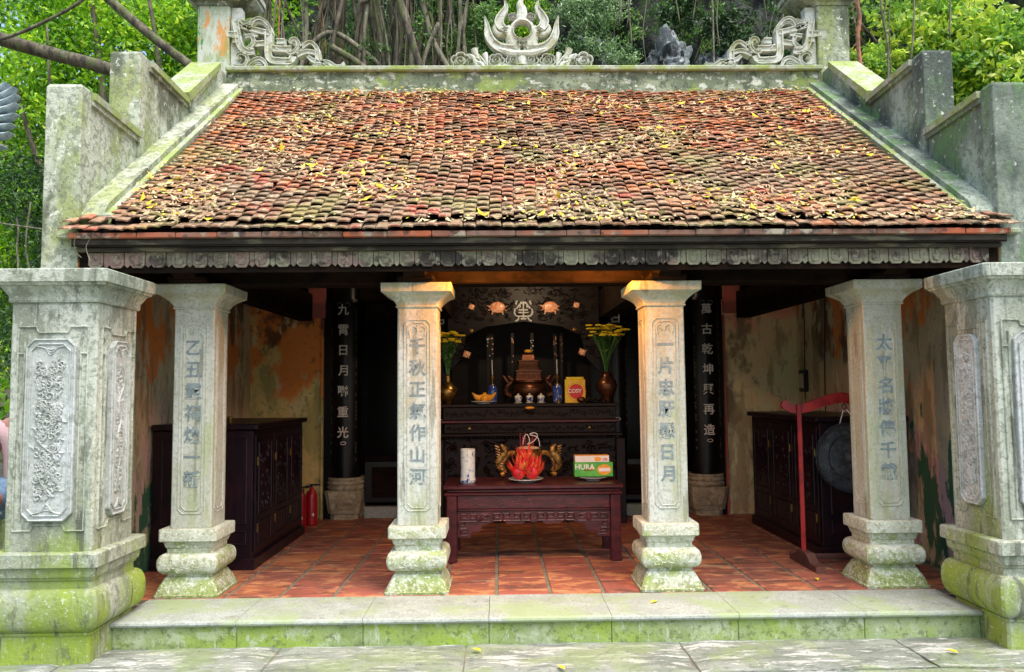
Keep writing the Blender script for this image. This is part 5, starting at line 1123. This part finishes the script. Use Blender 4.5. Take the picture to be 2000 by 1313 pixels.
def blob_leaves(cs, n, seed, size):
    rs_ = np.random.RandomState(seed); out = []; rv_ = []
    tot = sum(c[3]*c[4]*c[5] for c in cs)
    for cx, cy, cz, rx, ry, rz_ in cs:
        k = max(10, int(n*rx*ry*rz_/tot)); sub = rs_.normal(size=(max(4, k//55), 3)); sub /= np.linalg.norm(sub, axis=1)[:, None]; sub *= rs_.rand(len(sub), 1)**.4
        hue = rs_.rand(len(sub))*.5
        idx = rs_.randint(0, len(sub), k); p = sub[idx]+rs_.normal(size=(k, 3))*.17
        out.append(p*np.array([rx, ry, rz_])+np.array([cx, cy, cz])); rv_.append(np.clip(hue[idx]*1.2+rs_.rand(k)*.5-.12, 0, 1))
    C2 = np.concatenate(out); rv2 = np.concatenate(rv_); return C2, rs_.uniform(size[0], size[1], len(C2)), rv2
def tree(name, base, trunk, limbs, blobs, n, m, label, cat_, size=(.05, .1), seed=1, group=None, bark=None, asp=.5):
    e = empty(name, base, label, cat_, group)
    mb = MB(); mb.tube(cat3(trunk[0], 5), [float(x_) for x_ in np.interp(np.linspace(0, 1, (len(trunk[0])-1)*5+1), np.linspace(0, 1, len(trunk[1])), trunk[1])], 9); mb.build('trunk', bark or M_bark, e, smooth=True)
    for P, r0, r1 in limbs:
        Q = cat3(P, 5); MB().tube(Q, [float(x_) for x_ in np.linspace(r0, r1, len(Q))], 7).build('branch', bark or M_bark, e, smooth=True)
    C2, S2, R2 = blob_leaves(blobs, n, seed, size); leafmesh('crown', C2, S2, m, e, rnd=R2, aspect=asp, kind='stuff')
    return e
G1 = 'trees behind the left gable wall'
tree('tree', (-7.2, 7.6, ZG), ([(-7.2, 7.6, ZG), (-7.0, 7.6, 2.5), (-6.8, 7.7, 4.5), (-7.1, 7.8, 6.8), (-7.4, 7.9, 8.5)], [.16, .12, .09, .06, .03]),
     [([(-6.8, 7.7, 4.0), (-6.2, 7.4, 5.2), (-5.9, 7.3, 6.6), (-6.1, 7.3, 8)], .07, .03), ([(-6.9, 7.7, 3.6), (-7.7, 7.4, 4.8), (-8.3, 7.3, 6.6)], .07, .03), ([(-6.2, 7.4, 5.2), (-5.5, 7.3, 6.0), (-5.2, 7.3, 7.2)], .04, .015), ([(-6.9, 7.6, 4.8), (-7.5, 7.2, 5.8), (-7.6, 7.0, 7.4)], .045, .015)],
     [(-7.8, 8.3, 8.4, 1.6, .7, 1.0), (-5.4, 8.3, 8.4, 1.5, .7, .9), (-7.4, 8.3, 5.0, 1.5, .9, 1.3), (-5.9, 8.4, 5.9, 1.3, .9, 1.2), (-8.2, 8.0, 6.8, 1.3, .9, 1.2), (-6.6, 8.6, 7.6, 1.6, 1.0, .9), (-4.8, 8.3, 7.1, 1.0, .8, .9), (-8.8, 8.2, 4.6, 1.2, .8, 1.2), (-7.6, 8.8, 3.5, 1.6, .8, .8)], 38000, M_leafL, 'bright lime green tree with slender dark trunks behind the left gable', 'tree', (.07, .14), 3, G1)
tree('tree', (-9.6, 11, ZG), ([(-9.6, 11, ZG), (-9.5, 11, 4), (-9.2, 11, 8)], [.2, .14, .06]), [([(-9.5, 11, 4), (-8, 11, 6), (-7, 11, 8)], .09, .03)],
     [(-9.5, 11.5, 10.5, 3, 1.2, 2.0), (-5.5, 12, 10.5, 3, 1.2, 1.8), (-9.5, 11.5, 7, 3, 1.2, 2.6), (-6.0, 12, 7.5, 2.6, 1.2, 2.4), (-11.5, 11.5, 4, 2, 1.2, 2), (-7.5, 12, 4.5, 2.2, 1.2, 2)], 34000, M_leafL, 'farther yellow-green tree filling the gaps behind the lime one', 'tree', (.10, .2), 5, G1)
tree('tree', (-5.6, 6.2, ZG), ([(-5.6, 6.2, ZG), (-5.5, 6.2, 1.5), (-5.6, 6.3, 3.0)], [.09, .07, .04]), [([(-5.5, 6.2, 1.5), (-5.0, 6.1, 2.6)], .04, .02)],
     [(-5.9, 6.2, 3.9, .8, .5, .8), (-6.7, 6.2, 3.4, .9, .5, .9), (-5.2, 6.4, 3.2, .7, .4, .8), (-7.0, 6.4, 2.4, .9, .5, .9), (-5.4, 6.3, 4.9, .5, .4, .6), (-4.4, 6.2, 4.6, .5, .35, .9), (-7.4, 6.2, 4.4, .7, .5, .8), (-4.6, 6.3, 5.9, .55, .35, .7)], 11000, M_leafD, 'dark dense shrub tree low behind the left gable piers', 'tree', (.05, .10), 7, G1)
tree('tree', (-6.5, 9.5, ZG), ([(-6.5, 9.5, ZG), (-6.2, 9.5, 3), (-5.9, 9.5, 6)], [.12, .1, .05]), [], [(-6.0, 9.6, 5.2, 1.2, .6, 1.6), (-4.6, 9.4, 6.6, 1.1, .5, 1.4), (-7.8, 9.6, 3.0, 1.5, .6, 1.4), (-9.8, 9.6, 3.0, 1.5, .6, 1.4)], 11000, M_leafM, 'mid green tree between the lime tree and the shrub', 'tree', (.07, .13), 8, G1)
# long bare branches crossing at the upper left
def limb(P, r, label, m=M_bark): Q = cat3(P, 6); return MB().tube(Q, [float(x_) for x_ in np.linspace(r[0], r[1], len(Q))], 9).build('branch', m, label=label, cat='branch', group='bare branches crossing behind the left gable', smooth=True)
from_px = lambda px, py, Y: None
limb([(-9.5, 5.4, 7.15), (-7.4, 5.4, 6.46), (-6.6, 5.5, 6.25), (-5.9, 5.4, 6.03), (-5.0, 5.4, 5.7), (-3.6, 5.8, 5.0), (-2.0, 6.0, 4.0)], (.10, .085), 'thick mossy branch sloping down behind the left gable piers')
limb([(-6.2, 6.0, 7.4), (-5.4, 6.0, 6.7), (-4.6, 6.0, 6.1), (-3.9, 6.0, 5.65), (-3.0, 6.2, 5.2)], (.07, .065), 'smooth grey branch slanting to the left ridge pier')
limb([(-8.6, 5.2, 5.95), (-7.2, 5.2, 6.33), (-6.6, 5.2, 6.58), (-6.0, 5.2, 6.95), (-5.2, 5.2, 7.7)], (.026, .02), 'thin pale branch rising to the right at the upper left corner')
limb([(-5.0, 6.6, 7.6), (-4.6, 6.6, 6.9), (-4.0, 6.6, 6.2), (-3.6, 6.6, 5.7)], (.035, .03), 'thin dark branch just left of the ridge pier')
# banyan with hanging roots
e = empty('banyan_tree', (-1.7, 6.6, ZG), 'banyan with many hanging roots behind the left half of the ridge', 'tree')
rr = random.Random(12)
for k, (x_, r_) in enumerate(((-3.75, .07), (-3.1, .05), (-2.65, .12), (-2.1, .07), (-1.7, .085), (-1.25, .05))):
    P = [(x_+rr.uniform(-.15, .15)+.12*math.sin(q), 6.4+rr.uniform(-.25, .25), q*1.3) for q in range(8)]
    P = cat3(P, 5); MB().tube(P, [r_*(1+.25*math.sin(i*1.3+k)) for i in range(len(P))], 10).build('trunk', M_bark, e, smooth=True)
for k in range(95):
    x_ = rr.uniform(-4.1, -.6); y_ = rr.uniform(5.7, 6.3); r_ = rr.choice((.006, .008, .012, .018, .03)); m_ = M_root if rr.random() < .06 else rr.choice((M_rootg, M_bark, M_bark))
    dx_ = rr.uniform(-.09, .09); P = [(x_+rr.uniform(-.13, .13)+dx_*q, y_+rr.uniform(-.05, .05), 9-q*.8) for q in range(8)]
    Q = cat3(P, 4); MB().tube(Q, r_, 6).build('hanging_root', m_, e, smooth=True)
for P, r0 in (([(-3.30, 5.8, 6.20), (-2.80, 5.8, 6.70), (-2.30, 5.8, 6.45), (-1.80, 5.9, 6.00)], .04), ([(-2.30, 5.7, 7.10), (-1.90, 5.7, 7.25), (-1.60, 5.8, 6.90), (-1.55, 5.8, 5.90)], .035), ([(-1.40, 5.8, 7.20), (-1.25, 5.8, 6.60), (-1.00, 5.8, 6.10), (-0.90, 5.8, 5.50)], .045), ([(-1.15, 5.7, 6.80), (-1.35, 5.7, 6.30), (-1.45, 5.7, 5.70)], .03), ([(-2.70, 5.6, 6.40), (-2.30, 5.6, 6.15), (-1.90, 5.6, 5.80)], .05), ([(-1.90, 5.6, 7.80), (-1.65, 5.6, 6.90), (-1.35, 5.6, 5.90)], .055)):
    MB().tube(cat3(P, 5), r0, 7).build('bent_root', M_rootg if r0 < .05 else M_bark, e, smooth=True)
C2, S2, R2 = blob_leaves([(-2.3, 7.3, 7.2, 1.0, .4, .8), (-1.0, 6.9, 6.6, .8, .4, .7), (-2.9, 6.9, 6.2, .5, .3, .6), (-1.4, 7.2, 5.5, .7, .3, .5), (-3.3, 7.4, 6.9, .6, .3, .8), (-1.4, 5.75, 6.9, .4, .15, .4), (-3.0, 5.7, 7.1, .35, .12, .3), (-2.2, 5.7, 6.35, .35, .1, .2), (-3.9, 5.9, 6.6, .3, .12, .5)], 9500, 6, (.05, .09)); leafmesh('foliage', C2, S2, M_leafM, e, rnd=R2*.8, kind='stuff')
# shrubs around the flame ornament
def shrub(base, blobs, n, m, label, seed, size=(.05, .09), asp=.35, stems=5):
    e = empty('shrub', base, label, 'shrub', 'shrubs and creepers behind the ridge'); mb = MB(); rr = random.Random(seed)
    for k in range(stems):
        b = rr.choice(blobs); mb.tube(cat3([base, (b[0]*.5+base[0]*.5, b[1]+.1, (b[2]+base[2])/2), (b[0]+rr.uniform(-.2, .2), b[1], b[2]+rr.uniform(-.2, .3))], 4), .012, 5)
    mb.build('stem', M_bark, e); C2, S2, R2 = blob_leaves(blobs, n, seed, size); leafmesh('foliage', C2, S2, m, e, rnd=R2, aspect=asp, kind='stuff')
shrub((-.7, 6.6, 5.4), [(-1.0, 6.3, 6.7, .28, .25, .5), (-.5, 6.3, 7.0, .35, .25, .5), (-1.1, 6.3, 7.3, .35, .25, .4), (-.45, 6.2, 6.35, .22, .2, .3)], 5200, M_leafM, 'green leafy shrub left of the flame ornament', 3)
shrub((.05, 7.2, 5.4), [(.1, 6.9, 7.0, .45, .2, .5), (.15, 6.9, 7.6, .5, .2, .4), (.35, 6.9, 6.6, .4, .2, .4)], 5200, M_leafL, 'sunlit yellow-green leaves seen through the ring of the flame ornament', 4)
shrub((1.0, 6.2, 5.2), [(.85, 6.0, 7.2, .3, .25, .35), (1.15, 5.9, 6.85, .35, .2, .4), (1.5, 5.8, 6.3, .35, .2, .22), (.9, 6.1, 6.5, .25, .2, .3), (1.3, 6.0, 7.3, .35, .2, .3), (1.75, 5.8, 6.05, .2, .2, .2)], 7500, M_leafS, 'silvery green creeper tumbling over rocks right of the flame ornament', 5, (.045, .085), .28)
shrub((2.6, 6.6, 5.4), [(2.6, 6.4, 7.3, .35, .2, .3), (3.4, 6.5, 7.1, .4, .2, .4), (3.9, 6.0, 6.5, .35, .2, .3), (2.9, 6.2, 6.15, .3, .2, .2), (4.3, 6.3, 7.1, .4, .2, .5)], 4600, M_leafD, 'dark green plants behind the right scroll ornament', 6, (.06, .11), .4)
shrub((5.5, 5.8, 5.0), [(5.2, 5.7, 6.1, .35, .25, .3), (5.7, 5.8, 6.3, .35, .25, .3), (6.1, 5.8, 6.1, .3, .2, .3)], 3200, M_leafR, 'yellow-green shrub beside the right ridge pier', 7, (.06, .12), .45)
shrub((4.9, 6.8, 5.2), [(4.9, 6.8, 7.5, .5, .3, .5), (5.7, 7.0, 7.5, .5, .3, .5), (5.0, 6.8, 6.6, .3, .2, .3)], 2600, M_leafM, 'mid green creeper on the cliff right of the ridge pier', 17, (.06, .11), .45)
tree('tree', (7.2, 6.2, ZG), ([(7.2, 6.2, ZG), (7.0, 6.2, 3), (6.6, 6.1, 5), (6.4, 6.0, 7)], [.14, .11, .07, .03]),
     [([(7.0, 6.2, 3.2), (6.2, 6.0, 4.4), (5.6, 5.9, 5.2)], .05, .02), ([(6.6, 6.1, 5), (5.8, 6.0, 6.2), (5.2, 6.0, 7)], .04, .015)],
     [(6.7, 5.9, 6.6, .7, .45, .5), (7.4, 5.9, 6.0, .9, .45, .6), (6.9, 5.9, 5.2, .9, .45, .6), (6.2, 6.0, 7.2, .5, .3, .4), (6.4, 6.0, 6.9, 1.0, .5, .6), (7.5, 6.0, 6.2, .9, .5, .8), (7.0, 5.8, 4.3, .7, .4, .5)], 9500, M_leafR, 'yellow-green tree crowding over the right gable', 'tree', (.08, .16), 9)
rr = random.Random(77)
for k in range(26):
    x_ = rr.uniform(1.4, 6.4); y_ = rr.uniform(5.2, 6.1); z1_ = rr.uniform(5.2, 6.9)
    P = [(x_+rr.uniform(-.07, .07), y_, 9.4-(9.4-z1_)*q/7) for q in range(8)]
    MB().tube(cat3(P, 3), rr.choice((.006, .009, .014)), 5).build('hanging_root', M_rootg, label='thin pale root hanging before the cliff '+['close to the flame ornament','above the grey rocks','over the right scroll ornament','beyond the right ridge pier'][min(3, int((x_-1.4)/1.2))], cat='root', group='thin roots hanging before the cliff', smooth=True)
shrub((1.9, 7.2, 5.0), [(1.6, 7.0, 7.3, .5, .2, .4), (2.6, 7.0, 7.5, .6, .2, .4), (3.4, 6.9, 7.2, .4, .2, .5)], 2600, M_leafM, 'small bright leaves growing from the cliff above the rocks', 37, (.05, .10), .45)
# hanging roots and vines right of the ridge pier
for k, (x_, y_, r_, m_, lb, z1_) in enumerate(((4.54, 4.6, .028, M_root, 'reddish hairy hanging root right of the ridge pier', 5.5), (4.40, 4.6, .014, M_rootg, 'thin pale hanging root just right of the ridge pier', 4.2), (5.31, 5.4, .014, M_rootg, 'pale hanging root farther right before the creeper', 4.3), (-5.75, 3.4, .010, M_rootg, 'thin vine hanging beside the left gable', 2.0))):
    rr = random.Random(k); e = empty('hanging_root', (x_, y_, z1_), lb, 'root')
    H = 8.0 if k < 3 else 3.4; nn_ = 9; P = [(x_+rr.uniform(-.04, .04), y_, H-(H-z1_)*q/nn_) for q in range(nn_+1)]
    MB().tube(cat3(P, 3), r_, 6).build('main_strand', m_, e)
    fb = MB()
    for q in range(40 if k == 0 else 6):
        t = rr.uniform(.3, .97); z = H-(H-z1_)*t; a = rr.choice((-1, 1)); fb.tube([(x_, y_, z), (x_+a*rr.uniform(.03, .1), y_, z-rr.uniform(.05, .15))], [.006, .002], 4)
    fb.build('side_rootlets', m_, e)
# vine pair at the left
MB().tube(cat3([(-5.62, 3.4, 3.6), (-5.66, 3.4, 3.1), (-5.60, 3.4, 2.7), (-5.68, 3.4, 2.3), (-5.6, 3.4, 1.9)], 5), .009, 5).build('vine', M_rootg, label='twisting vine hanging low beside the left gable', cat='vine')

# ------------------------------------------------------------------ dragon sculpture at the left edge
e = empty('dragon_statue', (-4.35, -.4, 2.6), 'blue-grey stone dragon with curling mane at the left edge', 'statue')
FD = frame((0, -.4, 0)); hd = MB()
DX, DZ = .15, .22
hd.ball((-3.95+DX, -.36, 3.06+DZ), (.20, .13, .17), 18, 12); hd.ball((-3.96+DX, -.34, 2.90+DZ), (.15, .10, .20), 14, 9); hd.build('head', M_blue, e, smooth=True)
mn = MB()
for k, (z0, l, bend) in enumerate(((3.20, .20, .04), (3.16, .25, .05), (3.12, .27, .04), (3.08, .27, .02), (3.03, .27, 0), (2.98, .25, -.02), (2.92, .24, -.02), (2.86, .20, -.05), (2.80, .16, -.09), (2.74, .10, -.13))):
    x_ = -3.90+DX; z0 += DZ
    mn.stroke(FD, [(x_, z0), (x_+l*.4, z0-.03+bend*.2), (x_+l*.75, z0-.03+bend*.4), (x_+l, z0+bend)], [.05, .05, .035, .004], .035, .05, 4)
mn.stroke(FD, spiral(-3.87+DX, 3.07+DZ, .06, 1.4, 0, 1, 12), .02, .06, .0, 1); mn.build('mane', M_blue, e)
mn = MB(); 
for k in range(12): mn.ball((-3.96+DX+.035*(k % 3), -.42, 2.98+DZ-.035*k), (.03, .02, .022), 8, 5)
mn.build('scale_row', M_blue, e)
MB().tube(cat3([(-3.98+DX, -.33, 3.0), (-4.05, -.3, 2.4), (-4.3, -.3, 2.1)], 4), [.13, .12, .11, .1, .1, .1, .1, .1, .1], 10).build('neck', M_blue, e, smooth=True)
MB().bbox(-4.75, -4.0, -.55, 0, ZG, 2.15, .02).build('plinth_wall', M_pil, label='stone plinth carrying the dragon beyond the left pillar', cat='plinth')

# ------------------------------------------------------------------ seated visitor glimpsed past the left pillar
def skin_body(name, verts, edges, radii, m, parent, label=None):
    me = bpy.data.meshes.new(name); me.from_pydata([tuple(v) for v in verts], edges, []); me.materials.append(m)
    o = bpy.data.objects.new(name, me); COL.objects.link(o)
    o.modifiers.new('skin', 'SKIN'); sub = o.modifiers.new('sub', 'SUBSURF'); sub.levels = 2; sub.render_levels = 2
    for i, r in enumerate(radii): me.skin_vertices[0].data[i].radius = (r, r)
    me.skin_vertices[0].data[0].use_root = True
    bpy.context.view_layer.update()
    dm = bpy.data.meshes.new_from_object(o.evaluated_get(bpy.context.evaluated_depsgraph_get())); dm.name = name
    bpy.data.objects.remove(o); dm.shade_smooth()
    if not dm.materials: dm.materials.append(m)
    c = bpy.data.objects.new(name, dm); COL.objects.link(c); c.parent = parent; return c
PX, PY = -3.90, .55     # local origin of the sitter (pelvis over a low wall)
pe = empty('person', (PX, PY, ZG), 'visitor in a pink top and blue shorts sitting beyond the left pillar', 'person')
V = [(0,0,.62),(0,0,.78),(0,-.02,.98),(0,-.03,1.12),(0,-.03,1.20),(0,-.05,1.30),(0,-.06,1.36)]
Eg = [(0,1),(1,2),(2,3),(3,4),(4,5),(5,6)]; Rr = [.13,.12,.14,.10,.05,.085,.08]
for sg in (-1, 1):
    b = len(V)
    V += [(sg*.16,-.03,1.10),(sg*.21,-.06,.86),(sg*.17,-.22,.66),(sg*.14,-.32,.62),(sg*.09,-.02,.58),(sg*.12,-.42,.60),(sg*.13,-.44,.34),(sg*.13,-.42,.09),(sg*.14,-.54,.05)]
    Eg += [(3,b),(b,b+1),(b+1,b+2),(b+2,b+3),(0,b+4),(b+4,b+5),(b+5,b+6),(b+6,b+7),(b+7,b+8)]
    Rr += [.055,.045,.035,.03,.095,.07,.055,.038,.035]
ctr = lambda P: [(p[0], p[1], p[2]) for p in P]
skin_body('body', V, Eg, Rr, M_skin, pe)
shv = [(0,0,.64),(0,0,.80),(0,-.02,.98),(0,-.03,1.11),(.165,-.03,1.10),(.20,-.055,.96),(-.165,-.03,1.10),(-.20,-.055,.96)]
skin_body('shirt', shv, [(0,1),(1,2),(2,3),(3,4),(4,5),(3,6),(6,7)], [.155,.14,.155,.11,.075,.075,.075,.075], M_shirt, pe)
skin_body('shorts', [(0,0,.60),(.10,-.04,.585),(.12,-.30,.60),(-.10,-.04,.585),(-.12,-.30,.60)], [(0,1),(1,2),(0,3),(3,4)], [.15,.115,.095,.115,.095], M_jean, pe)
for sg in (-1, 1):
    skin_body('shoe', [(sg*.13,-.40,.055),(sg*.135,-.48,.045),(sg*.14,-.58,.035)], [(0,1),(1,2)], [.05,.05,.042], M_shoe, pe)
    skin_body('hand', [(sg*.14,-.32,.655),(sg*.135,-.37,.665),(sg*.13,-.41,.665),(sg*.13-.02,-.43,.655),(sg*.13+.018,-.43,.655),(sg*.13+.0,-.44,.655),(sg*.10,-.36,.66)], [(0,1),(1,2),(2,3),(2,4),(2,5),(1,6)], [.028,.030,.024,.009,.009,.010,.010], M_skin, pe)
hr = MB().ball((0,-.035,1.37), (.095,.105,.115), 16, 10); hr.ball((0,.03,1.24), (.085,.06,.14), 14, 8); ho = hr.build('hair', M_hair, None, smooth=True, origin=(0,0,0)); ho.parent = pe
MB().ball((0,-.165,1.34), (.015,.02,.02), 8, 5).build('nose', M_skin, None, smooth=True, origin=(0,0,0)).parent = pe
MB().bbox(PX-.45, PX+.40, PY-.20, PY+.25, ZG, ZG+.66, .015).build('stone_bench', M_pil, label='low stone bench under the seated visitor', cat='bench')
pe.rotation_euler = (0, 0, R(8)); pe.location.z += .22
